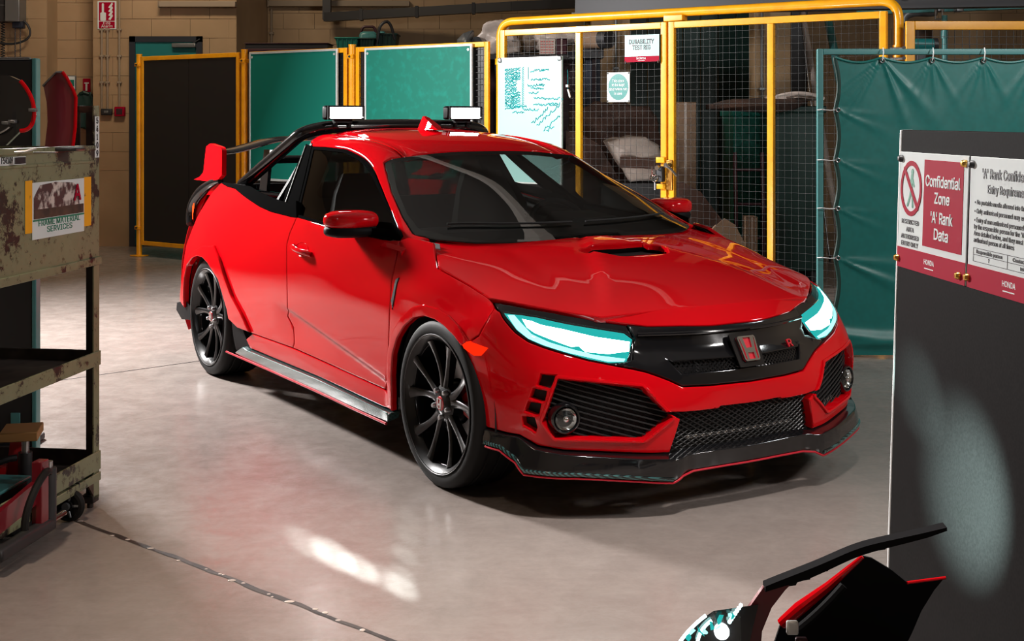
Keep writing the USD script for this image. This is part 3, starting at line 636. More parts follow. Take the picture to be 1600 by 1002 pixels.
lr('intake_frame', panel(BELT, big(intake.buffer(.016).difference(intake.buffer(.004)).difference(mouth.buffer(.002)).intersection(fascia.buffer(.003))), off=.008, thick=.03, gap=0), 'car_paint', 'thin red frame around the side intake')
# vents: dark backs behind the slots
lr('bumper_vent', panel(BELT, unary_union(vents).buffer(.012).buffer(.01).buffer(-.01), off=-.03, gap=0), 'matt_black')
full_mouth = both(mouth, 'u')
part('intake_back', panel(BELT, full_mouth.buffer(.015), off=-.075, gap=0, res=.04), 'matt_black', car)
def lattice(S, region, off, du, slope, r, sides=5, amp=.0):
    """wire mesh over a region of a surface: two families of slanted ribs"""
    out = []; x0, y0, x1, y1 = region.bounds
    for sg in slope:
        span = (y1 - y0) / abs(sg) if sg else 0
        starts = np.arange(x0 - span, x1 + span, du) if abs(sg) > .3 else None
        lines = [LineString([(s_ - 5 * (1 if sg > 0 else -1) * 0, y0), (s_ + (y1 - y0) / sg, y1)]) for s_ in starts] if starts is not None else [LineString([(x0, y + 0), (x1, y + sg * (x1 - x0))]) for y in np.arange(y0 - abs(sg) * (x1 - x0), y1 + abs(sg) * (x1 - x0), du)]
        for L in lines:
            g = L.intersection(region)
            for k in getattr(g, 'geoms', [g]):
                if k.length < .012 or k.geom_type != 'LineString': continue
                n = max(2, int(k.length / .03) + 1); q = np.array([k.interpolate(i / (n - 1), normalized=True).coords[0] for i in range(n)])
                out.append(tube(S(q[:, 0], q[:, 1]) + S.normal(q[:, 0], q[:, 1]) * off, r, sides, caps=False))
    return trimesh.util.concatenate(out)
side_in = intake.buffer(.01)
lr('intake_mesh', lattice(BELT, side_in, -.030, .021, (.29, ), .0034).copy(), 'mesh_gloss', kind='stuff')
lr('intake_mesh', lattice(BELT, side_in, -.040, .026, (.9,), .0018), 'satin_black', kind='stuff')
mid = big(full_mouth.difference(both(intake.buffer(.004), 'u')).intersection(shapely.box(-.45, 0, .45, 1)))
part('lower_grille_mesh', lattice(BELT, mid.buffer(.008), -.036, .036, (.55, -.55), .0032), 'mesh_gloss', car, kind='stuff')
_w = np.linspace(-.27, .27, 20)
part('intercooler_tank', tube(BELT(_w, np.full(20, .262)) + BELT.normal(_w, np.full(20, .262)) * -.047, .0075, 6), 'bright_steel', car, 'bright metal edge behind the lower grille')
# fog lamps
def fog(sign=1):
    u = BELT.pick([(884, 657)])[0]; p = BELT(np.array(u[0]), np.array(u[1])); n = BELT.normal(np.array(u[0]), np.array(u[1])); d = np.array([.93, -.30, 0.]); d /= np.linalg.norm(d)
    def al(m):
        M = trimesh.geometry.align_vectors([0, 0, 1], d); m = m.copy(); m.apply_transform(M); m.apply_translation(p - n * .012); return m
    pod = al(lathe([(0, -.04), (.058, -.04), (.06, -.01), (.052, .004), (.047, .006), (.043, .0), (.040, -.012), (0, -.012)], n=28))
    bowl = al(lathe([(.04, .0), (.03, -.012), (.012, -.02), (0, -.02)], n=24)); bulb = al(trimesh.creation.icosphere(2, .012)); lens = al(lathe([(0, .008), (.02, .007), (.041, .001)], n=24))
    return pod, bowl, bulb, lens
pod, bowl, bulb, lens = fog()
for s_ in (0, 1):
    f = (lambda m: m) if s_ == 0 else mirror
    fp = part('fog_lamp', f(pod), 'gloss_black', car)
    part('reflector', f(bowl), 'chrome', fp); part('bulb', f(bulb), 'chrome', fp); part('lens', f(lens), 'lens_clear', fp)
# lip: splitter under the fascia
lip_in = [(758, 669), (792, 678.5), (812, 682), (840, 698.5), (880, 705.5), (1000, 710.5), (1036, 710), (1047, 710), (1110, 700), (1181, 690.5), (1260, 678)]
lip_out = [(1260, 696), (1219, 702.5), (1131, 719), (1057, 731), (1040.5, 738), (1000, 736.5), (900, 732), (830, 727), (816, 712), (790, 697), (762, 690)]
lip = BP(lip_in + lip_out).intersection(shapely.box(0, 0, 3, 1))
def lip_off(P, pos):
    u = np.abs(P[:, 0]); zlow = np.interp(u, [0, .3, .4, .9, 1.2], [.16, .155, .15, .17, .2])
    return .012 + .050 * sstep((.30 - P[:, 1]) / .12) * (.35 + .65 * sstep((u - .28) / .08)) * (1 - sstep((u - 1.0) / .25))
part('front_lip', panel(BELT, big(both(big(lip), 'u')), off=lip_off, thick=.05, gap=0, edge=.003), 'gloss_black', car)
_b = BELT.pick(lip_out[1:])
_p = np.array([[u, w] for u, w in _b if u > .005])
_P2 = _p[np.argsort(_p[:, 0])]; _P2 = np.vstack([_P2[::-1] * [-1, 1], [[0, _P2[0, 1]]], _P2])
_q = np.vstack([np.c_[np.linspace(a[0], b[0], 5)[:-1], np.linspace(a[1], b[1], 5)[:-1]] for a, b in zip(_P2, _P2[1:])])
part('lip_stripe', tube(BELT(_q[:, 0], _q[:, 1]) + BELT.normal(_q[:, 0], _q[:, 1]) * (lip_off(_q, None) + .001)[:, None] - [0, 0, .004], .0042, 8), 'trim_red', car, 'thin red line along the front lip')
_c = _P2[(_P2[:, 0] > .36)]
_cq = np.vstack([np.c_[np.linspace(a[0], b[0], 8)[:-1], np.linspace(a[1], b[1], 8)[:-1]] for a, b in zip(_c, _c[1:])])
_cp = Polygon(np.vstack([_cq + [0, .004], (_cq + [0, .014])[::-1]])).buffer(0)
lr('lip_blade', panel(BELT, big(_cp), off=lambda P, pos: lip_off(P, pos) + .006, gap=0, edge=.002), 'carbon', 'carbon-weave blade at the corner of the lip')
# nose strip between hood and grille
hood_front = [(764, 466), (824, 477), (866, 484.5), (905, 491), (940, 495.5), (1049, 483.5), (1120, 477.5), (1250, 462)]
nose = BP([(940, 496), (1049, 484), (1120, 478), (1250, 463), (1250, 486), (1177.6, 499), (1111.7, 506.4), (1062, 507), (1011, 508), (979.5, 504), (929.6, 497)]).intersection(shapely.box(0, 0, 1, 2))
NOSE_W = big(nose).buffer(.006).intersection(shapely.box(0, 0, 1, 2))
part("nose_panel", panel(BELT, big(both(NOSE_W, "u")), thick=.02), "car_paint", car)
# grille
grille = BP([(979.5, 505), (1011, 508.5), (1062, 507.5), (1111.7, 507), (1177.6, 499.5), (1250, 487), (1250, 584)] + [(x, y - .8) for x, y in grille_low[::-1][1:]] + [(x, y - .8) for x, y in lamp_low[::-1][1:6]] + [(990, 560), (992, 530)]).intersection(shapely.box(0, 0, 1, 2))
gmesh = BP([(1046, 562), (1052, 566), (1140, 560), (1200, 553), (1200, 568), (1140, 577), (1066, 583)]).intersection(shapely.box(0, 0, 1, 2))
G2, GM = big(both(big(grille), 'u')), big(both(gmesh, 'u'))
part('grille_surround', panel(BELT, G2.difference(GM), off=lambda P, pos: -.004 - .022 * np.exp(-((P[:, 1] - .60) / .022) ** 2), thick=.03, edge=.005), 'gloss_black', car)
part('grille_back', panel(BELT, GM.buffer(.01), off=-.045, gap=0), 'matt_black', car)
part('grille_mesh', lattice(BELT, GM.buffer(.004), -.02, .020, (.8, -.8), .0026), 'gloss_black', car, kind='stuff')
_w = np.linspace(-.42, .42, 30)
part('grille_bar', tube(BELT(_w, np.full(30, .645)) + BELT.normal(_w, np.full(30, .645)) * .004, .007, 8), 'gloss_black', car)
# headlamps
lamp_top = [(764, 466.5), (824, 478), (866, 485), (905, 492), (929.6, 496.5), (979.5, 504.5)]
hl = big(BP(lamp_top + [(992, 530), (990, 560), (989.5, 576)] + [(x, y - .6) for x, y in lamp_low[::-1][4:]]))
lens_p = [(786, 487), (814, 490), (840, 494), (890, 505), (949.6, 515), (975.5, 519), (989, 529), (984, 552), (980, 564), (953.6, 566), (920, 559.5), (890, 551), (850, 539), (824, 528), (806, 514)]
core_p = [(815, 497), (830, 500), (845, 506), (880, 513), (930, 525), (985, 533), (984, 548), (952, 552), (915, 549), (905, 540), (893, 541), (870, 533), (858, 528), (850, 525), (835, 519), (822, 510)]
drl_p = [(792, 491), (803, 491), (813, 503), (830, 521), (858, 534), (895, 545), (930, 554), (978, 560), (976, 564), (950, 564), (890, 550.5), (850, 538.5), (824, 527.5), (806, 513)]
for s_ in (0, 1):
    f = (lambda m: m) if s_ == 0 else mirror
    h = part('headlamp', f(panel(BELT, hl, off=-.012, thick=.03)), 'gloss_black', car)
    part('lamp_bowl', f(panel(BELT, BP(lens_p), off=-.009, gap=0, edge=.002)), 'lamp_teal', h, 'teal-lit inside of the lamp')
    part('lamp_core', f(panel(BELT, BP(core_p), off=-.004, gap=0, edge=.002)), 'lamp_white', h, 'white glowing row of lamp cells')
    part('daytime_strip', f(panel(BELT, BP(drl_p), off=-.003, gap=0, edge=.002)), 'lamp_strip', h, 'white curved strip along the lower edge')
    part('lens', f(panel(BELT, BP(lens_p).buffer(.002), off=.002, gap=0, thick=.002)), 'lens_clear', h)
# ---- hood with scoop
scoop = HP([(922, 391), (940, 384), (970, 381), (1000, 380.5), (1024, 382), (1028, 392), (1018, 399), (990, 408), (960, 399)])
hood = HP(hood_cut + hood_front + [(1250, 400), (1060, 360), (1000, 364), (930, 368), (860, 374.5), (817, 378), (742.5, 379), (684, 374)])
hood = big(hood.intersection(shapely.box(-1, 0, 2, 1.2)))
HF = big(both(hood, 'w'))
sc_u = np.array(scoop.exterior.coords); sx0, sx1 = .175, -.03
SC = Polygon([(-.035, -.19), (-.01, -.215), (.03, -.21), (.15, -.13), (.18, -.06), (.185, 0), (.18, .06), (.15, .13), (.03, .21), (-.01, .215), (-.035, .19), (-.025, 0)])
SC = smooth_poly(SC, .015)
part('hood', panel(HOOD, HF.difference(SC), thick=.02, gap=.002, edge=.005), 'car_paint', car)
def scoop_off(P, pos): return -.05 * sstep((.185 - P[:, 0]) / .19) - .002
part('hood_scoop', panel(HOOD, SC.buffer(.004), off=scoop_off, gap=0, edge=0, thick=.004, res=.015), 'car_paint', car)
part('scoop_opening', panel(HOOD, SC.intersection(shapely.box(-.05, -1, .045, 1)).buffer(-.003), off=lambda P, pos: scoop_off(P, pos) + .008, gap=0, edge=0), 'matt_black', car, 'black air inlet of the hood scoop')
# ---- cabin
wind_px = [(600, 246), (622, 241), (742.5, 235.5), (790, 233), (900, 230), (1000, 362), (860, 373), (817, 377), (742.5, 378), (684, 373), (645, 363), (629, 339), (612.5, 300)]
wind = big(QP([(598, 245), (612, 299), (629, 338), (646, 364), (684, 373.5), (742.5, 378.5), (817, 377.5), (862, 374.5), (870, 374), (760, 234), (742.5, 235), (680, 238), (622, 241)]).union(shapely.box(-1.13, 0, -.27, .12)).intersection(shapely.box(-1.135, 0, -.2, 1)))
WS = big(both(wind, 'w'))
band = WS.difference(WS.buffer(-.035))
part('windshield', panel(CABIN, WS, off=-.003, thick=.005, res=.05, edge=0), 'windshield_glass', car, smooth=60)
part('windshield_band', panel(CABIN, band, off=-.0055, gap=0, edge=0, thick=.002), 'matt_black', car, 'black band around the windshield glass')
opening = QP([(487, 228.5), (507, 229.2), (540, 233), (565, 245.5), (582.5, 265.5), (597.5, 300), (612.5, 335), (625, 366), (624, 380), (618, 381), (560, 366), (500, 351), (463, 340), (467, 315), (478, 270)])
opening = big(opening)
rear_edge = QP([(478, 224), (487.5, 228), (467, 315), (462, 340), (440, 330), (445, 300)])
side = shapely.box(-2.02, .47, -.42, 1.08).difference(WS.buffer(.003)).difference(opening.buffer(.002)).difference(rear_edge.buffer(.001))
sf = QP([(488, 227), (500, 212.5), (517, 208), (560, 206), (597, 235), (598, 245), (612, 299), (629, 338), (646, 364), (640, 372), (622, 392), (615, 380), (624, 372)])
side = big(side.intersection(shapely.box(-2.02, .47, -.42, 1.08)).difference(shapely.box(-3, .75, -.60, 2)).difference(shapely.box(-3, .60, -1.96, 2)).buffer(.0))
lr('side_frame', panel(CABIN, side, thick=.02, edge=.008), 'car_paint', None)
lr('door_glass', panel(CABIN, opening, off=-.006, gap=0, edge=0, thick=.0003, res=.05), 'side_glass', smooth=60)
rim = big(opening).difference(opening.buffer(-.018))
lr('window_seal', panel(CABIN, rim, off=-.002, gap=0, edge=.002, thick=.008), 'seal_rubber')
strip = QP([(464, 335), (500, 346), (560, 361), (612, 373), (612, 378), (560, 366.5), (500, 351.5), (464, 340.5)])
lr('belt_strip', panel(CABIN, strip, off=.006, gap=0, edge=.002), 'seal_rubber', 'dark strip under the side window')
lr('pillar_trim', panel(CABIN, big(rear_edge), off=0.0, gap=.001), 'seal_rubber')
_pe = QP.__self__.pick([(478, 229), (470, 252), (460, 280), (451, 306), (446, 320)]); lr('pillar_edge', tube(CABIN(_pe[:, 0], _pe[:, 1]) + CABIN.normal(_pe[:, 0], _pe[:, 1]) * .004, .0035, 8), 'silver_trim', 'thin silver line for the light caught behind the side window')  # silver tube stands in for light reflecting on the trim edge
roof = big(both(shapely.box(-2.04, 0, -1.14, .465).difference(WS.buffer(.003)), 'w'))
def roof_off(P, pos): return -.012 * np.exp(-((np.abs(P[:, 1]) - .43) / .02) ** 2)
part('roof', panel(CABIN, roof, off=roof_off, thick=.02, edge=.005), 'car_paint', car)
# filler under the shut lines: a dark inner body
inner = both(unary_union([door, fender, quarter, sill, fascia.intersection(shapely.box(0, 0, 5, 2))]).buffer(.02).buffer(-.01), 'u').difference(both(unary_union([hole_f.buffer(.01), hole_r.buffer(.01), openings.buffer(.005)]), 'u'))
inner = unary_union([inner, shapely.box(-.9, .46, .9, .70).difference(both(openings.buffer(.01), 'u'))]).difference(both(unary_union([hole_f, hole_r, openings]).buffer(.008), 'u'))
inner = MultiPolygon([g for g in getattr(inner.intersection(shapely.box(-3.9, .15, 3.9, .90)), 'geoms', [inner]) if g.area > .01]) if inner.geom_type != 'Polygon' else inner
part('inner_body', panel(BELT, inner, off=-.028, gap=0, edge=0, res=.07, thick=.002), 'matt_black', car)
# ---- emblems
def emblem_parts(w, h, d):
    frame = Polygon([(-.5, .42), (-.44, .5), (.44, .5), (.5, .42), (.43, -.42), (.36, -.5), (-.36, -.5), (-.43, -.42)])
    hole = Polygon([(-.42, .40), (-.40, .43), (.40, .43), (.42, .40), (.36, -.40), (.33, -.43), (-.33, -.43), (-.36, -.40)])
    H = unary_union([Polygon([(-.40, .43), (-.20, .43), (-.155, .04), (-.16, -.43), (-.29, -.43), (-.30, -.05)]), Polygon([(.40, .43), (.20, .43), (.155, .04), (.16, -.43), (.29, -.43), (.30, -.05)]), Polygon([(-.19, .02), (.19, .02), (.2, -.14), (.12, -.17), (-.12, -.17), (-.2, -.14)])])
    sc = lambda p: affinity.scale(p, w, h, origin=(0, 0))
    return extrude(sc(frame), d * .5), extrude(sc(unary_union([frame.difference(hole), H])), d)
_fld, _chr = emblem_parts(.088, .098, .012)
_bn = BELT.normal(np.array(0.), np.array(.576)); _bo = BELT(np.array(0.), np.array(.576)); _v = np.cross(_bn, [0, 1, 0])
bd = part('front_badge', wallframe(_fld, _bo + _bn * .004, (0, 1, 0), _v), 'badge_red', car, 'red letter-H emblem in a chrome frame')
part('emblem_frame', wallframe(_chr, _bo + _bn * .004, (0, 1, 0), _v), 'chrome', bd)
_pl = Polygon([(-.055, -.06), (.055, -.06), (.062, .058), (-.062, .058)])
part('badge_plinth', wallframe(extrude(_pl.buffer(.006), .006), _bo - _bn * .003, (0, 1, 0), _v), 'gloss_black', car)
_ub = np.array(-.262); _wb = np.array(.572); _n2 = BELT.normal(_ub, _wb); _u2 = np.cross([0, 0, 1.], _n2)
part('type_badge', wallframe(text('R', .030, .036, .005, True), BELT(_ub, _wb) - [0, 0, .015] + _n2 * .002, _u2, np.cross(_n2, _u2)), 'badge_red', car, 'small red letter R on the grille')

# ---- wheels
def tyre_mesh():
    R, r, hw = .328, .268, .118
    prof = [(r - .004, -hw + .012), (r + .004, -hw + .002), (r + .022, -hw - .004), (R - .018, -hw + .001), (R - .006, -hw + .010), (R - .001, -hw + .024)]
    for c in (-.055, 0., .055):
        prof += [(R, c - .008), (R - .007, c - .006), (R - .007, c + .006), (R, c + .008)]
    prof += [(R - .001, hw - .024), (R - .006, hw - .010), (R - .018, hw - .001), (r + .022, hw + .004), (r + .004, hw - .002), (r - .004, hw - .012), (r - .02, 0)]
    prof = prof + [prof[0]]
    return lathe(prof, 'y', 72)
def wheel(name, x, side, label):
    """side -1 = car's right. Built for the right side (outer face at -y)"""
    f = (lambda m: m) if side < 0 else mirror
    o = np.array([x, -.790, .328])
    mv = lambda m: f(turn(m, t=o))
    rimp = lathe([(.262, .10), (.268, .112), (.272, .112), (.272, .100), (.262, .090), (.245, -.02), (.240, -.085), (.258, -.100), (.268, -.113), (.273, -.116), (.272, -.121), (.266, -.121), (.252, -.108), (.243, -.09), (.236, -.07), (.232, 0.), (.25, .09), (.262, .10)], 'y', 72)
    W = part(name, mv(rimp), 'wheel_black', car, label)
    part('tyre', mv(tyre_mesh()), 'rubber', W)
    part('rim_edge', mv(lathe([(.2725, -.1175), (.274, -.1215), (.2725, -.1235), (.270, -.1215), (.2725, -.1175)], 'y', 72)), 'dark_metal', W, 'thin grey line around the rim')
    part('hub', mv(lathe([(0, -.098), (.030, -.098), (.036, -.094), (.060, -.088), (.074, -.078), (.078, -.055), (.078, .02), (0, .02)], 'y', 40)), 'wheel_black', W)
    for k in range(5):
        for sg in (-1, 1):
            a0, a1 = k * 72 + 90 + sg * 9, k * 72 + 90 + sg * 17.5
            c0, c1 = math.radians(a0), math.radians(a1)
            sec = []
            for t in np.linspace(0, 1, 7):
                rr = .062 + (.246 - .062) * t; a = c0 + (c1 - c0) * t; w = .019 - .006 * math.sin(t * PI) + .004 * t ** 3
                yo = -.086 - .022 * t + .008 * math.sin(t * PI); d = .03 + .012 * t
                er, et = np.array([math.cos(a), 0, math.sin(a)]), np.array([-math.sin(a), 0, math.cos(a)])
                c = er * rr
                sec.append([c + et * w + [0, yo + .006, 0], c + et * w * .45 + [0, yo, 0], c - et * w * .45 + [0, yo, 0], c - et * w + [0, yo + .006, 0], c - et * w * .8 + [0, yo + d, 0], c + et * w * .8 + [0, yo + d, 0]])
            v = np.array(sec).reshape(-1, 3); fc = []
            for i in range(6):
                for j in range(6):
                    p, q = i * 6 + j, i * 6 + (j + 1) % 6; fc += [[p, q, q + 6], [p, q + 6, p + 6]]
            m = trimesh.Trimesh(v, fc, process=False)
            if m.volume < 0: m.invert()
            part('spoke', mv(m), 'wheel_black', W)
    for k in range(5):
        a = math.radians(k * 72 + 54)
        part('lug_nut', mv(turn(lathe([(0, -.020), (.007, -.020), (.011, -.014), (.012, .0), (0, 0)], 'y', 12), t=(.056 * math.cos(a), -.086, .056 * math.sin(a)))), 'steel', W)
    cf, ch = emblem_parts(.036, .040, .004)
    fr = lambda m: mv(wallframe(m, (0, -.098, 0), (1, 0, 0)))
    cp = part('centre_cap', mv(lathe([(0, -.101), (.027, -.1005), (.031, -.096), (.031, -.09), (0, -.09)], 'y', 28)), 'badge_red', W, 'red centre cap with a letter H')
    fr = lambda m: mv(wallframe(m, (0, -.1005, 0), (1, 0, 0)))
    part('cap_emblem', fr(ch), 'chrome', W)
    part('brake_disc', mv(lathe([(.09, -.012), (.168, -.012), (.17, -.008), (.17, .012), (.09, .012), (.09, -.012)], 'y', 48)), 'steel', W)
    ang = math.radians(8 if side < 0 else 8)
    cal = []
    for a in np.linspace(-24, 30, 10):
        a = math.radians(a) + ang
        for rr in (.105, .185):
            for yy in (-.05, .03): cal.append([rr * math.cos(a), yy, rr * math.sin(a)])
    part('brake_caliper', mv(trimesh.convex.convex_hull(np.array(cal))), 'caliper_red', W)
for nm, x, s_, lb in (('wheel', 0, -1, 'front wheel on the side facing the cart'), ('wheel', -2.7, -1, 'rear wheel on the side facing the cart'), ('wheel', 0, 1, None), ('wheel', -2.7, 1, None)):
    wheel(nm, x, s_, lb)
def well(x):
    t = np.radians(np.linspace(-12, 192, 28)); R = .385
    v = np.array([[x + R * math.cos(a), yy, .335 + R * math.sin(a)] for a in t for yy in (-.868, -.52)])
    fcs = []
    for i in range(27):
        p = 2 * i; fcs += [[p, p + 1, p + 3], [p, p + 3, p + 2]]
    m = trimesh.Trimesh(v, fcs, process=False)
    return trimesh.util.concatenate([m, box(x - .40, x + .40, -.53, -.51, .18, .74)])
for x in (0, -2.7): lr('wheel_liner', well(x), 'matt_black')
part('underbody', box(-3.4, .62, -.74, .74, .17, .22), 'matt_black', car)
part('engine_bay_cover', box(.42, .62, -.52, .52, .22, .56), 'matt_black', car)

# ---- mirrors
def mirror_parts():
    def shell(z0, z1, top):
        p = []
        for i, (y, sx, f) in enumerate([(-1.022, .025, .42), (-1.008, .06, .72), (-.975, .095, .95), (-.92, .115, 1.), (-.85, .115, .97), (-.81, .10, .86), (-.79, .07, .6)]):
            for a in np.linspace(0, 2 * PI, 20, endpoint=False):
                ca, sa = math.cos(a), math.sin(a)
                x = -.815 + .0 + sx * np.sign(ca) * abs(ca) ** .7 * (1.0 if ca > 0 else .55)
                z = (z0 + z1) / 2 + (z1 - z0) / 2 * f * np.sign(sa) * abs(sa) ** .7
                p.append([x, y, z])
        return trimesh.convex.convex_hull(np.array(p))
    cap = shell(.955, 1.042, 1); low = turn(shell(.92, .985, 0), t=(-.006, .004, 0))
    cutb = m3.Manifold.cube((1, 1, 1)).translate((-1.3, -1.5, -.03))
    arm = trimesh.convex.convex_hull(np.array([[-.75, -.86, .935], [-.75, -.86, .965], [-.83, -.86, .935], [-.83, -.86, .965], [-.56, -.775, .905], [-.56, -.775, .965], [-.80, -.80, .905], [-.80, -.80, .965]]))
    foot = trimesh.convex.convex_hull(np.array([[-.52, -.80, .90], [-.52, -.79, .96], [-.80, -.845, .905], [-.80, -.835, .955], [-.66, -.77, .99], [-.80, -.80, .99], [-.55, -.76, .91]]))
    glass = box(-.852, -.846, -1.0, -.82, .955, 1.025)
    return cap, low, trimesh.util.concatenate([arm, foot]), glass
_cap, _low, _arm, _gl = mirror_parts()
for s_ in (0, 1):
    f = (lambda m: m) if s_ == 0 else mirror
    mp = part('wing_mirror', f(_cap), 'car_paint', car, smooth=50)
    part('lower_shell', f(_low), 'satin_black', mp, 'black lower half of the mirror'); part('mirror_arm', f(_arm), 'seal_rubber', mp); part('mirror_glass', f(_gl), 'chrome', mp)
# ---- door handle
_h = BELT.pick([(459, 384), (466, 388), (474, 392), (482, 395), (487, 398)]); _hp = BELT(_h[:, 0], _h[:, 1]); _hn = BELT.normal(_h[:, 0], _h[:, 1])
hb = tube(curve(_hp + _hn * np.array([.004, .026, .032, .026, .004])[:, None], 16), .0125, 10)
hc = BELT.pick([(472, 390)])[0]
rec = Polygon([(hc[0] + .075 * math.cos(a), hc[1] + .034 * math.sin(a)) for a in np.linspace(0, 2 * PI, 24)])
dh = lr('handle_cup', panel(BELT, rec, off=lambda P, pos: -.012 * (1 - np.clip(np.hypot((P[:, 0] - hc[0]) / .075, (P[:, 1] - hc[1]) / .034), 0, 1) ** 2) + .0015, gap=0, edge=0, thick=.001, res=.012), 'car_paint')
lr('door_handle', hb, 'car_paint')
# ---- roll bar, lamps, aerial
_rb = bend([(-2.66, -.715, 1.07), (-2.13, -.575, 1.372), (-2.09, -.45, 1.402), (-2.085, 0, 1.412), (-2.09, .45, 1.402), (-2.13, .575, 1.372), (-2.66, .715, 1.07)], .14, 9)
rb = part('roll_bar', tube(_rb, .036, 16), 'gloss_black', car, 'black tubular roll bar behind the cabin')
for s_ in (-1, 1):
    part('foot_plate', rbox(-2.74, -2.58, s_ * .66, s_ * .78, 1.045, 1.075, .008), 'satin_black', rb)
    part('brace', tube([(-2.60, s_ * .70, 1.03), (-2.34, s_ * .6, 1.02), (-2.08, s_ * .56, 1.0)], .018, 10), 'gloss_black', rb)
part('cross_tube', tube([(-2.40, -.64, 1.22), (-2.40, 0, 1.22), (-2.40, .64, 1.22)], .022, 12), 'gloss_black', rb)
for y in (-.373, .373):
    bodyp = rbox(-2.075, -2.005, y - .113, y + .113, 1.442, 1.520, .014)
    pd = part('roof_lamp', bodyp, 'satin_black', car, 'lit white lamp bar on the roll bar')
    part('lamp_lens', rbox(-2.008, -1.999, y - .096, y + .096, 1.450, 1.512, .004), 'pod_white', pd)
    part('lamp_frame', [box(-2.006, -1.996, y - .105, y + .105, 1.513, 1.518), box(-2.006, -1.996, y - .105, y + .105, 1.444, 1.449), box(-2.006, -1.996, y - .108, y - .098, 1.444, 1.518), box(-2.006, -1.996, y + .098, y + .108, 1.444, 1.518)], 'satin_black', pd)
    part('lamp_bracket', [box(-2.07, -2.03, y - .05, y + .05, 1.425, 1.444), cyl((-2.05, y - .04, 1.40), (-2.05, y - .04, 1.44), .012), cyl((-2.05, y + .04, 1.40), (-2.05, y + .04, 1.44), .012)], 'satin_black', pd)
    for dy in (-.1, .1):
        part('screw', cyl((-2.0, y + dy, 1.455), (-1.993, y + dy, 1.455), .004, 8), 'steel', pd)
fin = []
for t in np.linspace(0, 1, 9):
    hgt = .078 * (t ** 1.15); wd = .034 * (1 - .75 * t)
_fo = np.array([-1.74, 0, 1.388])
_fp = []
for (x, h, w) in [(.12, 0, .012), (.08, .02, .022), (.02, .045, .018), (-.03, .066, .013), (-.055, .074, .006), (-.075, .072, .004), (-.08, 0, .034), (0, 0, .036), (.06, 0, .030)]:
    _fp += [[x, w, h], [x, -w, h]]
part('aerial_fin', trimesh.convex.convex_hull(np.array(_fp) + _fo), 'car_paint', car, 'red shark-fin aerial on the roof', smooth=40)
# ---- rear wing
def plane_y(px, y):
    d = np.array([((px[0] - 800) / FOC), 1., -(px[1] - HZ) / FOC]); dc = np.array([d[0] * _rt[0] + d[1] * _fw[0], d[0] * _rt[1] + d[1] * _fw[1], d[2]])
    return _e + dc * (y - _e[1]) / dc[1]
ep = [(328.4, 224), (344.5, 230), (346.8, 235), (346.3, 274), (340, 281), (326, 283.6), (302.6, 280.8), (312, 276), (317.5, 269), (320, 246), (322, 229)]
_ep = np.array([plane_y(p, -.76) for p in ep])
_pp = extrude(Polygon(_ep[:, [0, 2]]), .028)
_M = np.array([[1, 0, 0, 0], [0, 0, 1, -.76], [0, 1, 0, 0], [0, 0, 0, 1.]]); _pp.apply_transform(_M)
if _pp.volume < 0: _pp.invert()
wx = _ep[:, 0].max(); wz = _ep[:, 2].max()
foil = []
for i, y in enumerate(np.linspace(-.735, .735, 41)):
    t = sstep((.735 - abs(y)) / .42); zc = wz - .055 + .075 * t; xf = wx - .01
    sec = [(xf, .0), (xf - .03, .016), (xf - .10, .022), (xf - .18, .018), (xf - .225, .016), (xf - .222, .009), (xf - .15, .002), (xf - .07, -.006), (xf - .02, -.008)]
    foil.append([[x, y, zc + z] for x, z in sec])
_v = np.array(foil).reshape(-1, 3); n = 9; fc = []
for i in range(40):
    for j in range(n):
        p, q = i * n + j, i * n + (j + 1) % n; fc += [[p, q, q + n], [p, q + n, p + n]]
_fm = trimesh.Trimesh(_v, fc, process=False)
if _fm.volume < 0: _fm.invert()
wing = part('rear_wing', _fm, 'gloss_black', car, 'black rear wing with red end plates')
part('end_plate', _pp, 'car_paint', wing); part('end_plate', mirror(_pp), 'car_paint', wing)
for s_ in (-1, 1):
    part('wing_stay', trimesh.convex.convex_hull(np.array([[wx - .06, s_ * .42, wz - .04], [wx - .16, s_ * .42, wz - .04], [wx - .06, s_ * .44, wz - .04], [wx - .16, s_ * .44, wz - .04], [wx - .02, s_ * .46, 1.0], [wx - .14, s_ * .46, 1.0], [wx - .02, s_ * .48, 1.0], [wx - .14, s_ * .48, 1.0]])), 'gloss_black', wing)
# ---- tail lamp, rear corner
_tl = np.array([plane_y(p, y) for p, y in (((345, 283), -.74), ((322, 293), -.765), ((308, 308), -.79), ((300, 326), -.80), ((299, 350), -.81))])
tl = lr('tail_lamp', tube(curve(_tl, 18), np.interp(np.linspace(0, 1, 18), [0, .5, 1], [.018, .034, .03]), 14), 'gloss_black')
_tg = np.array([plane_y(p, -.835) for p in ((303, 318), (301.5, 328), (301, 343))])
for a, g in zip(tl, (lambda m: m, mirror)): part('lamp_streak', g(tube(curve(_tg, 8), [.003, .006, .006, .005, .004, .003, .002, .002], 8)), 'tail_glow', a, 'glowing red streak')
_rc = [plane_y(p, y) for p in ((276.6, 473), (275.5, 484), (284, 499), (297, 500), (297, 478), (290, 470)) for y in (-.90, -.80)]
lr('rear_corner_blade', trimesh.convex.convex_hull(np.array(_rc)), 'satin_black')
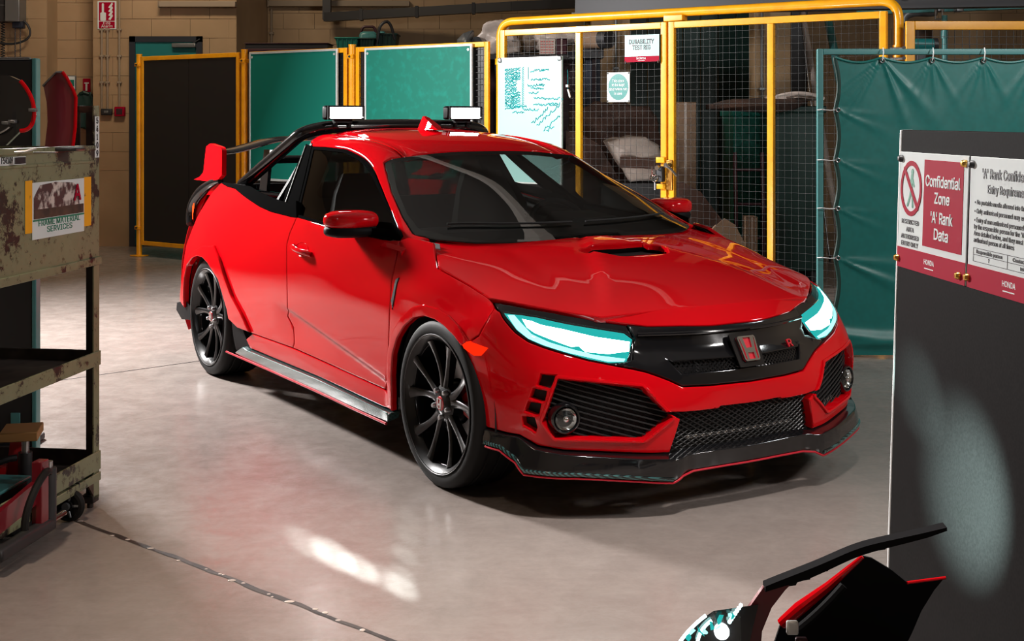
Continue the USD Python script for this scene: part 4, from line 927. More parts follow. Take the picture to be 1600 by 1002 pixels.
# ---- cargo bed behind the cabin
part('bed_floor', box(-3.4, -2.06, -.62, .62, .62, .65), 'satin_black', car)
for s_ in (-1, 1):
    ins = trimesh.convex.convex_hull(np.array([[-2.06, s_ * .66, .64], [-2.06, s_ * .62, .64], [-3.4, s_ * .60, .64], [-3.4, s_ * .64, .64], [-2.06, s_ * .78, .965], [-2.06, s_ * .74, .965], [-3.3, s_ * .70, 1.05], [-3.3, s_ * .66, 1.05], [-2.7, s_ * .73, 1.06], [-2.7, s_ * .69, 1.06]]))
    part('bed_side', ins, 'car_paint', car)
part('tail_gate', trimesh.convex.convex_hull(np.array([[-3.36, y, .62] for y in (-.62, .62)] + [[-3.42, y, .62] for y in (-.62, .62)] + [[-3.30, y, 1.04] for y in (-.66, .66)] + [[-3.36, y, 1.04] for y in (-.66, .66)])), 'satin_black', car)
part('rear_bumper', panel(BELT, both(shapely.box(u_of_x(np.array(-3.34), .42) + .02, .16, belt_u[-1], 1.0), 'u').difference(shapely.box(-u_of_x(np.array(-3.34), .42) - .02, 0, u_of_x(np.array(-3.34), .42) + .02, 2)), thick=.03), 'car_paint', car)
# ---- cabin back wall and interior
cw = Polygon([(-.76, .62), (.76, .62), (.80, .95), (.55, 1.335), (.40, 1.37), (-.40, 1.37), (-.55, 1.335), (-.80, .95)]); ww = Polygon([(-.55, 1.02), (.55, 1.02), (.44, 1.28), (-.44, 1.28)])
bw = extrude(cw.difference(smooth_poly(ww, .03)), .03); bw = wallframe(bw, (-2.05, 0, 0), (0, 1, 0))
cb = part('cabin_back_wall', bw, 'satin_black', car)
part('rear_window', wallframe(extrude(smooth_poly(ww, .03), .006), (-2.04, 0, 0), (0, 1, 0)), 'side_glass', cb)
dash = [(-.36, .80), (-.40, .895), (-.58, .925), (-.78, .935), (-.90, .91), (-.95, .86), (-.92, .76), (-.86, .62), (-.5, .55)]
_d = extrude(Polygon(dash).buffer(.02).buffer(-.005), 1.44); _d.apply_transform(np.array([[1, 0, 0, 0], [0, 0, 1, -.72], [0, 1, 0, 0], [0, 0, 0, 1.]]))
if _d.volume < 0: _d.invert()
db = part('dashboard', _d, 'satin_black', car)
part('instrument_hood', trimesh.convex.convex_hull(np.array([[-.70, y, .93] for y in (.16, .58)] + [[-.92, y, .92] for y in (.18, .56)] + [[-.72, y, .965] for y in (.24, .50)] + [[-.93, y, .985] for y in (.25, .49)])), 'satin_black', db)
th = np.linspace(0, 2 * PI, 40, endpoint=False)
_sw = np.array([[.0, .185 * math.cos(a), .185 * math.sin(a)] for a in th])
Rt = trimesh.transformations.rotation_matrix(math.radians(-24), [0, 1, 0])[:3, :3]
sw = part('steering_wheel', turn(tube(_sw @ Rt.T, .015, 10, closed=True), t=(-1.02, .37, .86)), 'satin_black', car)
part('wheel_spoke', [turn(beam(np.array([0, -.18, 0]) @ Rt.T, np.array([0, .18, 0]) @ Rt.T, .02, .04), t=(-1.02, .37, .86)), turn(beam(np.array([0, 0, -.18]) @ Rt.T, np.array([0, 0, 0]) @ Rt.T, .02, .05, (0, 1, 0)), t=(-1.02, .37, .86)), turn(trimesh.creation.icosphere(2, .055), s=(.5, 1, 1), t=(-1.01, .37, .86))], 'satin_black', sw)
def seat(y):
    def hull(pts): return trimesh.convex.convex_hull(np.array(pts))
    cush = hull([[x, y + s_ * w, z] for x, w, z in ((-1.15, .25, .44), (-1.15, .23, .50), (-1.62, .25, .36), (-1.62, .23, .42), (-1.35, .26, .42)) for s_ in (-1, 1)])
    back = hull([[x, y + s_ * w, z] for x, w, z in ((-1.58, .26, .42), (-1.70, .26, .42), (-1.74, .25, .80), (-1.64, .27, .75), (-1.82, .16, 1.06), (-1.76, .17, 1.05), (-1.80, .11, 1.16), (-1.86, .11, 1.15)) for s_ in (-1, 1)])
    st = part('seat', cush, 'seat_fabric', car)
    part('backrest', back, 'seat_fabric', st); [part('bolster', hull([[x, y + s_ * w, z] for x, w, z in ((-1.56, .27, .45), (-1.64, .30, .45), (-1.66, .29, .82), (-1.58, .28, .72), (-1.60, .22, .60))] + [[-1.62, y + s_ * .25, .6]]), 'seat_red', st) for s_ in (-1, 1)]
for y in (-.37, .37): seat(y)
for s_ in (-1, 1):
    part('door_card', trimesh.convex.convex_hull(np.array([[x, s_ * a, z] for x, z in ((-.7, .35), (-1.95, .35), (-.62, .86), (-1.98, .90)) for a in (.74, .79)])), 'seat_fabric', car)
part('headliner', [panel(CABIN, both(shapely.box(-2.0, 0, -1.18, .46), 'w'), off=-.035, gap=0, edge=0, res=.1, thick=.002)], 'seat_fabric', car)
_lp = [plane_y(p, .71) for p in ((796, 321), (812, 326), (823, 334), (821, 341), (798, 337))]
part('door_pull_trim', tube(np.array(_lp + _lp[:1]), .004, 6), 'silver_trim', car, 'thin bright loop on the far door')
for y0, y1, xo in ((-.62, -.02, 0), (.05, .60, 0)):
    q = np.array([[-.30 - .17 * (abs(y) / .75) ** 2 - .02, y] for y in np.linspace(y0, y1, 10)])
    uu = CABIN(q[:, 0] - .03, -q[:, 1] / .8 * .56)
    part('wiper', tube(uu + [0, 0, .009], .005, 6), 'matt_black', car)
# ================================================================== fence and gate (one straight line, from the left post to the corner)
FP, FD = np.array([-3.95, 14.0, 0]), np.array([.8023, -.597, 0]); FD /= np.linalg.norm(FD); FN = np.array([FD[1], -FD[0], 0])   # FN points to the camera side
def fs_(px):
    k = (px - 800) / FOC; return (14 * k + 3.95) / (FD[0] - FD[1] * k)
def fz(px, py): 
    Y = FP[1] + FD[1] * fs_(px); return EYE - (py - HZ) / FOC * Y
FROT = math.degrees(math.atan2(FD[1], FD[0]))
def fpt(s, n=0., z=0.): return FP + FD * s + FN * n + [0, 0, z]
# in the fence's own axes: x along the fence, y away from the camera, z up
PH = 2.107
def wires(x0, x1, z0, z1, pitch=.05, r=.0016, y=0.):
    out = []
    for x in np.arange(x0 + pitch * .5, x1, pitch): out.append(box(x - r, x + r, y - r, y + r, z0, z1))
    for z in np.arange(z0 + pitch * .5, z1, pitch): out.append(box(x0, x1, y - r * 3, y - r, z - r, z + r))
    return out
def post(px, label, r=.032, h=PH):
    t = thing('fence_post', label, 'fence post', fpt(fs_(px)), FROT, group=None)
    part('tube', tube([(0, 0, 0.012), (0, 0, h * .5), (0, 0, h + .01)], r, 16), 'yellow_paint', t)
    part('base_plate', rbox(-.07, .07, -.07, .07, 0, .012, .004), 'yellow_paint', t)
    part('cap', tube([(0, 0, h + .01), (0, 0, h + .022)], r * 1.06, 16), 'yellow_paint', t)
    for z in (h - .09, .3): part('clamp', [rbox(-.036, .036, -.036, .036, z - .02, z + .02, .006)], 'yellow_paint', t); part('bolt', cyl((0, -.034, z), (0, -.045, z), .010, 8), 'dark_metal', t)
    return t
post(217.5, 'yellow end post of the fence beside the teal door', .030); post(382, 'yellow fence post between the black panel and the first green board'); post(550.5, 'yellow fence post between the two green boards', .034)
def frame(t, x0, x1, z0, z1, w=.045, d=.03, mids=()):
    part('stile', rbox(x0, x0 + w, -d / 2, d / 2, z0, z1, .004), 'yellow_paint', t); part('stile', rbox(x1 - w, x1, -d / 2, d / 2, z0, z1, .004), 'yellow_paint', t)
    part('top_rail', rbox(x0 + w, x1 - w, -d / 2, d / 2, z1 - w, z1, .004), 'yellow_paint', t); part('bottom_rail', rbox(x0 + w, x1 - w, -d / 2, d / 2, z0, z0 + w, .004), 'yellow_paint', t)
    for m in mids: part('mid_rail', rbox(m - w / 2, m + w / 2, -d / 2, d / 2, z0 + w, z1 - w, .004), 'yellow_paint', t)
# A: black infill
s0 = fs_(221); L = fs_(375) - s0
t = thing('mesh_fence', 'yellow framed fence panel with black sheet infill at the left end', 'fence panel', fpt(s0), FROT); frame(t, 0, L, .12, PH - .005)
part('black_infill', box(.045, L * .5 - .003, -.004, .004, .165, PH - .05), 'black_sheet', t); part('black_infill', box(L * .5 + .003, L - .045, -.004, .004, .165, PH - .05), 'black_sheet', t)
# B, C: wire mesh with a dark backing
for pxa, pxb, lb in ((391, 543.5, 'yellow framed mesh panel behind the dim green board'), (557, 764.5, 'yellow framed mesh panel behind the bright green board')):
    s0 = fs_(pxa); L = fs_(pxb) - s0
    t = thing('mesh_fence', lb, 'fence panel', fpt(s0), FROT); frame(t, 0, L, .12, PH - .005)
    part('wire_mesh', wires(.045, L - .045, .165, PH - .05), 'black_wire', t, kind='stuff', smooth=False)
    part('dark_backing', box(.045, L - .045, .012, .018, .165, PH - .05), 'black_sheet', t)
def noticeboard(pxa, pxb, pya, z0, label, mat='green_board', frm=.022, n=.03, name='notice_board'):
    s0, s1 = fs_(pxa), fs_(pxb); z1 = fz(pxa, pya); w, h = s1 - s0, z1 - z0
    t = thing(name, label, 'notice board', fpt(s0, n, z0), FROT)
    part('panel', box(frm * .5, w - frm * .5, -.008, .006, frm * .5, h - frm * .5), mat, t)
    for k in ((0, frm, 0, h), (w - frm, w, 0, h)): part('frame_bar', rbox(k[0], k[1], -.014, .008, k[2], k[3], .003), 'pale_alu', t)
    for k in ((0, frm), (h - frm, h)): part('frame_bar', rbox(frm, w - frm, -.014, .008, k[0], k[1], .003), 'pale_alu', t)
    for x in (.04, w - .04): part('corner_screw', cyl((x, -.008, h - .05), (x, -.014, h - .05), .012, 10), 'pale_alu', t)
    return t, w, h
noticeboard(394, 532, 82, .85, 'green notice board in a pale frame, the dimmer one, left of the roof lamps', 'green_board_plain')
noticeboard(574, 742, 75.5, .85, 'bright green notice board in a white frame above the car roof')
# gate: hoop, two leaves
sA, sB = fs_(776), fs_(1386); GH = fz(900, 41.5)
gz = 2.265; hl_, hr_ = fs_(776), fs_(1400)
t = thing('gate_hoop', 'bent yellow tube portal over the double gate', 'gate frame', fpt(0), FROT)
part('tube', tube(bend([(hl_, .05, 0), (hl_, .05, gz), (hr_, .05, gz), (hr_, .05, 0)], .14, 10), .034, 16), 'yellow_paint', t)
for x in (hl_, hr_): part('base_plate', rbox(x - .08, x + .08, -.03, .13, 0, .012, .004), 'yellow_paint', t)
for z in (1.93, 1.86, .4): part('hinge_collar', tube([(hr_, .05, z - .025), (hr_, .05, z + .025)], .043, 14), 'yellow_paint', t); part('hinge_bolt', cyl((hr_ + .05, .0, z), (hr_ - .04, .0, z), .010, 8), 'steel', t)
for z in (1.93, .4): part('hinge_collar', tube([(hl_, .05, z - .025), (hl_, .05, z + .025)], .043, 14), 'yellow_paint', t)
sm = fs_(1044.5)
part('keeper_block', rbox(fs_(1036), fs_(1066), .0, .085, GH + .004, gz - .02, .006), 'yellow_paint', t)
def leaf(s0, s1, mid, label):
    L = s1 - s0; t = thing('gate_leaf', label, 'gate', fpt(s0), FROT); frame(t, 0, L, .08, GH, .05, .04, (mid - s0,))
    part('wire_mesh', wires(.05, mid - s0 - .025, .13, GH - .05, .054, .0008), 'grey_wire', t, kind='stuff', smooth=False); part('wire_mesh', wires(mid - s0 + .025, L - .05, .13, GH - .05, .054, .0008), 'grey_wire', t, kind='stuff', smooth=False)
    return t
lfa = leaf(fs_(776.5) + .045, fs_(1043), fs_(905), 'left leaf of the yellow mesh gate, carrying the whiteboard')
lfb = leaf(fs_(1046), fs_(1386), fs_(1205), 'right leaf of the yellow mesh gate, behind the car bonnet')
# latch on the meeting stiles
zl = fz(1043, 272); t = thing('gate_latch', 'metal gate latch with key ring and lever on the meeting stiles', 'latch', fpt(sm, .03, zl), FROT)
part('keeper', rbox(-.085, -.01, -.02, .012, .085, .13, .005), 'yellow_paint', t); part('keeper', rbox(-.08, -.005, -.02, .012, -.115, -.075, .005), 'yellow_paint', t)
part('lock_case', rbox(-.075, -.012, -.045, .0, -.06, .06, .008), 'dark_metal', t); part('back_plate', rbox(.0, .052, -.006, .012, -.12, .11, .004), 'brass', t)
part('lever', [cyl((.025, -.01, .07), (.025, -.05, .07), .018, 12), tube([(.025, -.05, .07), (.08, -.06, .035), (.125, -.06, -.01)], [.012, .009, .008], 10), turn(trimesh.creation.icosphere(2, .018), t=(.13, -.06, -.015))][1], 'chrome', t); part('lever_boss', cyl((.025, -.01, .07), (.025, -.055, .07), .02, 14), 'chrome', t)
part('cylinder_body', cyl((-.045, -.045, .05), (-.045, -.07, .05), .018, 12), 'chrome', t)
rg = np.linspace(0, 2 * PI, 24, endpoint=False)
for c0, c1, r_, z_ in ((-.06, -.075, .024, -.03), (-.085, -.065, .018, -.02)):
    part('key_ring', tube(np.c_[c0 + r_ * np.cos(rg), np.full(24, c1) + .01 * np.sin(rg), z_ + r_ * np.sin(rg)], .005, 6, closed=True), 'chrome', t)
part('key', rbox(-.095, -.082, -.07, -.064, -.02, .06, .003), 'chrome', t); part('key', rbox(-.068, -.055, -.075, -.07, -.12, -.05, .003), 'steel', t)
# whiteboard with scribbles
s0, s1 = fs_(784.5), fs_(884); z1, z0 = fz(784.5, 91), fz(884, 289); w, h = s1 - s0, z1 - z0
t = thing('whiteboard', 'pale whiteboard covered in cyan handwriting on the left gate leaf', 'whiteboard', fpt(s0, .045, z0), FROT)
part('panel', rbox(.0, w, -.012, .006, 0, h, .004), 'white_board', t)
for x0_, x1_ in ((0, .014), (w - .014, w)): part('frame_bar', rbox(x0_, x1_, -.016, .006, 0, h, .003), 'white_plastic', t)
for z_ in (0, h - .014): part('frame_bar', rbox(.014, w - .014, -.016, .006, z_, z_ + .014, .003), 'white_plastic', t)
for x, z in ((.02, h - .02), (w - .02, h - .02)): part('corner_clip', rbox(x - .02, x + .02, -.022, .0, z - .02, z + .02, .008), 'grey_metal', t)
rnd = random.Random(3)
def scribble(x, z, n, sz, slope=0., pen=.0035):
    pts, xx = [], x
    for k in range(n * 3):
        pts.append((xx, -.0135, z + (xx - x) * slope + sz * (rnd.random() - .35))); xx += sz * .32
    return tube(pts, pen, 4)
sx, sz_ = w / 100., h / 198.
def wb(px, py): return (px - 784.5) * sx, h - (py - 91) * sz_
lines = []
for k in range(22):
    x, z = wb(796, 110 + k * 2.9); lines.append(scribble(x, z, 4 + k % 2, .020, 0, .0034))
    x, z = wb(806 + (k % 3), 110 + k * 2.9); lines.append(scribble(x, z, 3, .018, 0, .0034))
    if k < 7 or k > 12: x, z = wb(813, 109 + k * 2.9); lines.append(scribble(x, z, 3, .018, 0, .0034))
    x, z = wb(823, 110 + k * 2.9)
    if k % 1 == 0: lines.append(tube([(x, -.0135, z), (x + .012, -.0135, z + .014), (x + .02, -.0135, z + .018)], .0024, 4))
for px, py, n in ((836, 113, 7), (853, 113, 4), (837, 127, 5), (851, 127, 5), (832, 136, 8), (850, 135, 3), (837, 141, 4), (848, 141, 3), (834, 148, 5), (842, 157, 14), (841, 166, 12), (865, 165, 4), (802, 169, 9), (808, 178, 6), (824, 174, 8)):
    x, z = wb(px, py); lines.append(scribble(x, z, n, .022, .0, .0034))
for px, py, n in ((838, 196, 6), (846, 199, 9), (857, 206, 6), (861, 209, 3)):
    x, z = wb(px, py); lines.append(scribble(x, z, n, .03, .75, .0036))
x, z = wb(833, 107); lines.append(tube([(x, -.0135, z), (x, -.0135, z - .1)], .002, 4))
part('handwriting', lines, 'pen_cyan', t, 'cyan marker handwriting', kind='stuff')
q = fs_(890.5); zc = fz(890, 136)
t = thing('marker_pen', 'white marker pen hanging on a string beside the whiteboard', 'pen', fpt(q, .03, zc), FROT)
part('barrel', tube([(.0, 0, -.02), (.012, 0, -.05), (.022, 0, -.085)], .008, 8), 'white_plastic', t); part('string', tube([(-.01, .01, .14), (.0, .0, .06), (.0, 0, -.02)], .002, 4), 'pen_cyan', t); part('clip', rbox(-.018, .012, -.01, .012, -.005, .02, .004), 'grey_metal', t)
# signs on the gate
def sgn(pxa, pxb, pya, pyb, n, label):
    s0, s1 = fs_(pxa), fs_(pxb); pm = (pxa + pxb) / 2; z0, z1 = fz(pm, pyb), fz(pm, pya)
    return thing('gate_sign', label, 'sign', fpt(s0, n, z0), FROT), s1 - s0, z1 - z0
t, w, h = sgn(980, 1034, 54.5, 97, .035, 'pale sign reading DURABILITY TEST RIG at the top of the gate')
fr = lambda m, x, z, d=-.004: wallframe(m, (x, d, z), (1, 0, 0))
part('plate', rbox(0, w, -.004, 0, 0, h, .001), 'sign_pale', t); part('red_band', box(0, w, -.005, -.0039, 0, h * .205), 'sign_red', t)
part('lettering', [fr(text('DURABILITY', .034, w * .72, bold=True), w * .49, h * .665), fr(text('TEST RIG', .034, w * .52, bold=True), w * .49, h * .45)], 'ink_black', t)
part('band_lettering', [fr(text('HONDA', .018, w * .27, bold=True), w * .49, h * .09, -.005), fr(extrude(shapely.box(-w * .10, 0, w * .10, .003), .001), w * .49, h * .04, -.005)], 'sign_white', t)
for x in (.01, w - .01): part('cable_tie', rbox(x - .004, x + .004, -.008, .01, -.012, .012, .002), 'black_wire', t)
t, w, h = sgn(952.5, 988, 113, 159.5, .035, 'white sign with a teal oval telling to keep the door shut')
part('plate', rbox(0, w, -.004, 0, 0, h, .001), 'sign_white', t)
part('oval', fr(extrude(affinity.scale(Point(w / 2, h / 2).buffer(1, 32), w * .435, h * .435, origin=(w / 2, h / 2)), .001), 0, 0), 'sign_teal', t)
part('lettering', [fr(text(s, .021, w * f, bold=True), w / 2, h * z, -.005) for s, f, z in (('This door', .54, .665), ('to be kept', .56, .53), ('shut when not', .78, .39), ('in use', .34, .245))], 'sign_white', t)
for x in (.008, w - .008):
    for z in (.008, h - .008): part('corner_tie', rbox(x - .005, x + .005, -.008, .005, z - .005, z + .005, .002), 'black_wire', t)
# corner panel D, behind the curtain
YD = 9.02; xD0 = at(1415, 0, YD)[0]
t = thing('mesh_fence', 'yellow framed mesh panel standing behind the green curtain', 'fence panel', (xD0, YD, 0)); LD = 2.2; frame(t, 0, LD, .12, at(0, 33, YD)[2], .06, .03)
part('wire_mesh', wires(.06, LD - .06, .18, at(0, 33, YD)[2] - .06, .05), 'black_wire', t, kind='stuff', smooth=False)
for z in (1.93, 1.86): part('bolt', cyl((-.02, -.02, z), (-.02, -.035, z), .012, 8), 'dark_metal', t)
# ================================================================== green curtain on its frame
YC = 8.1; cx0 = at(1281, 0, YC)[0]; cx1 = cx0 + 1.9; czt = at(0, 76.5, YC)[2]
t = thing('curtain_stand', 'teal metal tube frame that carries the green curtain', 'frame', (cx0, YC, 0))
part('upright', rbox(-.018, .018, -.018, .018, .0, czt, .004), 'teal_light', t); part('upright', rbox(1.87, 1.906, -.018, .018, .0, czt, .004), 'teal_light', t)
part('top_bar', rbox(.018, 1.87, -.018, .018, czt - .036, czt, .004), 'teal_light', t)
for x in (0, 1.888): part('foot', rbox(x - .02, x + .02, -.3, .3, 0, .03, .006), 'yellow_paint', t)
nx, nz = 150, 120
U, V = np.meshgrid(np.linspace(0, 1, nx), np.linspace(0, 1, nz), indexing='ij')
x0_, x1_ = .085, 1.95; zt_, zb_ = czt - .055, .012
X = x0_ + (x1_ - x0_) * U; Z = zt_ + (zb_ - zt_) * V; Yv = np.full_like(X, -.012)
gx = np.array([at(1374.5, 0, YC)[0], at(1452, 0, YC)[0], at(1532, 0, YC)[0], at(1612, 0, YC)[0]]) - cx0
rp = random.Random(5)
fold = np.zeros_like(X)
for i, g in enumerate(gx):                                         # folds that fan down from each eyelet
    dx, dz_ = X - g, zt_ - Z + .01
    th = np.arctan2(dx, dz_); R = np.hypot(dx, dz_)
    amp = .016 * np.exp(-R / (.26 if i == 0 else .13)) * (R / (R + .02))
    for c_, wd in (((-.85, .07), (-.68, .06), (-.5, .06), (.35, .08), (.7, .1)) if i == 0 else ((-.6, .10), (-.35, .08), (.1, .09), (.5, .1))):
        fold += amp * np.exp(-((th - c_) / wd) ** 2)
    Z = Z - 0
sag = sum(.030 * np.sin(np.clip((X - a) / (b - a), 0, 1) * PI) for a, b in zip(np.r_[x0_, gx], np.r_[gx, 2.3])) * np.exp(-V * 14)
Z = Z - sag
for k, zz in enumerate((at(0, 172, YC)[2], at(0, 250, YC)[2], at(0, 325, YC)[2], at(0, 402, YC)[2])):   # pulls at the side ties
    dx, dz_ = X - x0_, Z - zz; R = np.hypot(dx, dz_); th = np.arctan2(dz_, dx)
    long = .75 if k == 3 else .12
    fold += .016 * np.exp(-R / long) * (np.exp(-((th + .42) / .10) ** 2) + .6 * np.exp(-((th + .12) / .10) ** 2)) * (R / (R + .02))
    X = X - 0
pull = np.zeros_like(X)
zs = [at(0, q, YC)[2] for q in (95, 172, 250, 325, 402, 480)]
side = sum(np.sin(np.clip((Z - b) / (a - b), 0, 1) * PI) for a, b in zip(zs, zs[1:])) * .022 * np.exp(-U * 40)
X = X + side
fold += .022 * np.exp(-((V - .93 - .015 * np.sin(U * 9)) / .02) ** 2) + .014 * np.exp(-((V - .965 + .02 * U) / .012) ** 2)
Yv = Yv - fold + .006 * (meshkit.fbm(np.stack([X * 3, Z * 3, X * 0], -1), 3, 4) - .5)
vv = np.stack([X, Yv - .012, Z], -1).reshape(-1, 3); ii, jj = np.meshgrid(np.arange(nx - 1), np.arange(nz - 1), indexing='ij'); a_ = (ii * nz + jj).ravel()
cu = trimesh.Trimesh(vv, np.vstack([np.c_[a_, a_ + 1, a_ + nz + 1], np.c_[a_, a_ + nz + 1, a_ + nz]]), process=False)
cur = thing('curtain', 'dark green vinyl curtain laced to a teal frame with eyelets', 'curtain', (cx0, YC - .02, 0))
part('sheet', cu, 'curtain_vinyl', cur, smooth=80)
part('rolled_hem', tube(np.c_[X[:, 0], Yv[:, 0] - .014, Z[:, 0]], .008, 8), 'curtain_vinyl', cur)
part('rolled_hem', tube(np.c_[X[0], Yv[0] - .006, Z[0]], .014, 8), 'dark_green', cur)
for g in gx:
    part('eyelet', turn(tube([(.013 * math.cos(a), 0, .013 * math.sin(a)) for a in rg], .004, 6, closed=True), t=(g, -.036, zt_ - .018)), 'steel', cur)
    part('top_tie', tube([(g, -.04, zt_ - .018), (g + .006, -.045, zt_ + .03), (g + .01, -.02, zt_ + .06)], .0035, 6), 'white_plastic', cur)
for q in (172, 250, 325, 402):
    z_ = at(0, q, YC)[2]
    part('side_tie', tube([(-.024, -.01, z_), (.0, -.03, z_ + .003), (.05, -.03, z_ - .002), (x0_ + .008, -.03, z_)], .0035, 6), 'white_plastic', cur)
    part('eyelet', turn(tube([(.012 * math.cos(a), 0, .012 * math.sin(a)) for a in rg], .004, 6, closed=True), t=(x0_ + .012, -.034, z_)), 'steel', cur)

# ================================================================== black partition with two signs (right edge)
BD = np.array([.078, -.997, 0]); BD /= np.linalg.norm(BD); bo = at(1409, 203, 3.457); tilt = .0305
t = thing('partition_board', 'tall black laminate partition board at the right with a white edge', 'board', (bo[0], bo[1], 0), math.degrees(math.atan2(BD[1], BD[0])))
bh = bo[2]; lean = lambda m: (lambda v: (setattr(m, 'vertices', np.c_[v[:, 0], v[:, 1] - (v[:, 2] - bh) * tilt * -1 * -1, v[:, 2]]), m)[1])(m.vertices)
def leaned(m):
    m = tm(m).copy(); m.vertices[:, 1] += (m.vertices[:, 2] - bh) * tilt; return m
# local x runs towards the viewer, local y is to the right of the face (+y away from the face)
LB = 1.5
part('panel', leaned(rbox(0.0, LB, 0, .03, .02, bh, .002)), 'board_laminate', t)
part('edge_band', leaned(rbox(-.010, .0, -.002, .032, .02, bh, .002)), 'white_plastic', t, 'white edge strip')
part('foot', rbox(.1, .2, -.0, .35, 0, .05, .006), 'dark_metal', t); part('foot', rbox(LB - .2, LB - .1, -.0, .35, 0, .05, .006), 'dark_metal', t)
BT = math.degrees(math.atan2(BD[1], BD[0]))
def board_sign(s0, label):
    z0 = 1.066; o = np.array([bo[0], bo[1], 0]) + BD * s0
    nrm = np.array([-BD[1], BD[0], 0])
    o = o + nrm * ((z0 - bh) * tilt) - nrm * .0015
    tt_ = UsdGeom.Xform.Define(stage, numbered('/World/board_sign'))
    M = np.eye(4); yv = np.array([nrm[0] * tilt, nrm[1] * tilt, 1.]); yv /= np.linalg.norm(yv); zv = np.cross(BD, yv)
    tt_.AddTransformOp().Set(Gf.Matrix4d(*[float(x) for x in (*BD, 0, *yv, 0, *zv, 0, o[0], o[1], z0, 1)]))
    return tag(tt_, label, 'sign')
W_, H_ = .42, .297
t = board_sign(.010, 'white and red Confidential Zone sign with a no-walking symbol')
ex = lambda p, z=.004, d=.0008: turn(extrude(p, d), t=(0, 0, z))
tx = lambda s, hh, x, y, wd=None, z=.004, b=True, c=True: turn(text(s, hh, wd, .001, b, c), t=(x, y, z))
part('plate', rbox(0, W_, 0, H_, 0, .004, .001), 'sign_white', t); part('red_band', ex(shapely.box(0, 0, W_, .052)), 'sign_red', t)
part('red_field', ex(shapely.box(.165, .068, W_ - .022, H_ - .016)), 'sign_red', t)
part('title', [tx('Confidential', .026, .28, .217, .205, .005), tx('Zone', .026, .28, .177, .09, .005), tx("'A' Rank", .026, .28, .130, .13, .005), tx('Data', .026, .28, .090, .085, .005)], 'sign_white', t)
ringp = Point(.082, .205).buffer(.070, 32).difference(Point(.082, .205).buffer(.058, 32)).union(LineString([(.036, .253), (.128, .157)]).buffer(.006))
part('prohibition_ring', ex(ringp, .0048), 'sign_red', t)
walker = unary_union([Point(.088, .247).buffer(.008), LineString([(.086, .236), (.082, .205)]).buffer(.0075), LineString([(.082, .205), (.092, .182), (.094, .160)]).buffer(.0045), LineString([(.082, .205), (.074, .182), (.060, .162)]).buffer(.0045), LineString([(.087, .233), (.100, .212)]).buffer(.0035), LineString([(.084, .233), (.070, .214)]).buffer(.0035)])
part('walking_figure', ex(walker, .004), 'ink_green', t)
part('small_print', [tx(s, .011, .082, y, wd) for s, y, wd in (('RESTRICTED', .114, .115), ('AREA', .095, .052), ('AUTHORISED', .076, .118), ('ENTRY ONLY', .058, .112))], 'ink_black', t)
part('band_lettering', [tx('HONDA', .012, .21, .024, .062), turn(extrude(shapely.box(-.028, 0, .028, .0025), .001), t=(.21, .013, .004))], 'sign_white', t)
def fixings(t):
    for x, y, m in ((.014, H_ - .018, 'dark_metal'), (W_ - .014, H_ - .018, 'brass'), (.006, .022, 'brass'), (W_ - .03, .020, 'brass')): part('fixing', turn(lathe([(0, .012), (.006, .011), (.009, .006), (.009, 0), (0, 0)], n=14), t=(x, y, .004)), m, t)
fixings(t)
t = board_sign(.010 + W_ + .012, 'pale sign of Rank Confidential entry requirements at the right edge')
part('plate', rbox(0, W_, 0, H_, 0, .004, .001), 'sign_pale' if 0 else 'sign_white', t); part('red_band', ex(shapely.box(0, 0, W_, .052)), 'sign_red', t)
part('title', [tx("'A' Rank Confidential Area", .021, W_ / 2 + .01, .250, .31), tx('Entry Requirements', .018, W_ / 2 - .015, .218, .20)], 'ink_black', t)
part('rules', [tx(s, .0105, .03, y, None, .004, False, False) for s, y in (('\u2022 No portable media allowed into this area', .190), ('\u2022 Only authorised personnel may enter this area', .170), ('\u2022 Entry of non authorised personnel must be approved', .150), ("by the responsible person for the 'A' Rank Confidential", .135), ('Area detailed below, and they must be escorted by an', .120), ('authorised person at all times', .105))], 'ink_black', t)
grid = unary_union([LineString([(.03, .092), (.39, .092)]), LineString([(.03, .062), (.39, .062)]), LineString([(.03, .092), (.03, .062)]), LineString([(.39, .092), (.39, .062)]), LineString([(.20, .092), (.20, .062)]), LineString([(.03, .077), (.39, .077)])]).buffer(.0007)
part('table_lines', ex(grid), 'ink_black', t)
part('table_text', [tx('Responsible person', .008, .11, .081, .13), tx('Contact telephone', .008, .29, .081, .13), tx('?', .008, .11, .066), tx('telephone', .008, .29, .066, .06, .004, False)], 'ink_black', t)
part('band_lettering', [tx('HONDA', .012, .21, .024, .062), turn(extrude(shapely.box(-.028, 0, .028, .0025), .001), t=(.21, .013, .004))], 'sign_white', t)
fixings(t)

# ================================================================== tool cart at the left
cart = thing('tool_cart', 'worn olive steel cart with shelves and stickers at the left', 'cart', (-1.544, 4.96, 0), -98.2)
CL, CW, lt = 1.45, .72, 1.497
for x in (0, CL):
    for y in (0, -CW):
        sx_, sy_ = (1 if x == 0 else -1), (-1 if y == 0 else 1)
        part('leg', [box(x, x + sx_ * .045, y, y + sy_ * .005, .035, lt), ], 'cart_paint', cart); part('leg_flange', box(x, x + sx_ * .005, y + sy_ * .005, y + sy_ * .05, .035, lt), 'cart_dark', cart)  # the flange is the same iron, its shade put into the dark colour
        part('foot', [rbox(x, x + sx_ * .05, y, y + sy_ * .05, .02, .05, .004), cyl((x + sx_ * .024, y + sy_ * .024, 0), (x + sx_ * .024, y + sy_ * .024, .03), .012, 10)][0:1] + [cyl((x + sx_ * .024, y + sy_ * .024, 0), (x + sx_ * .024, y + sy_ * .024, .03), .012, 10)], 'cart_dark', cart)
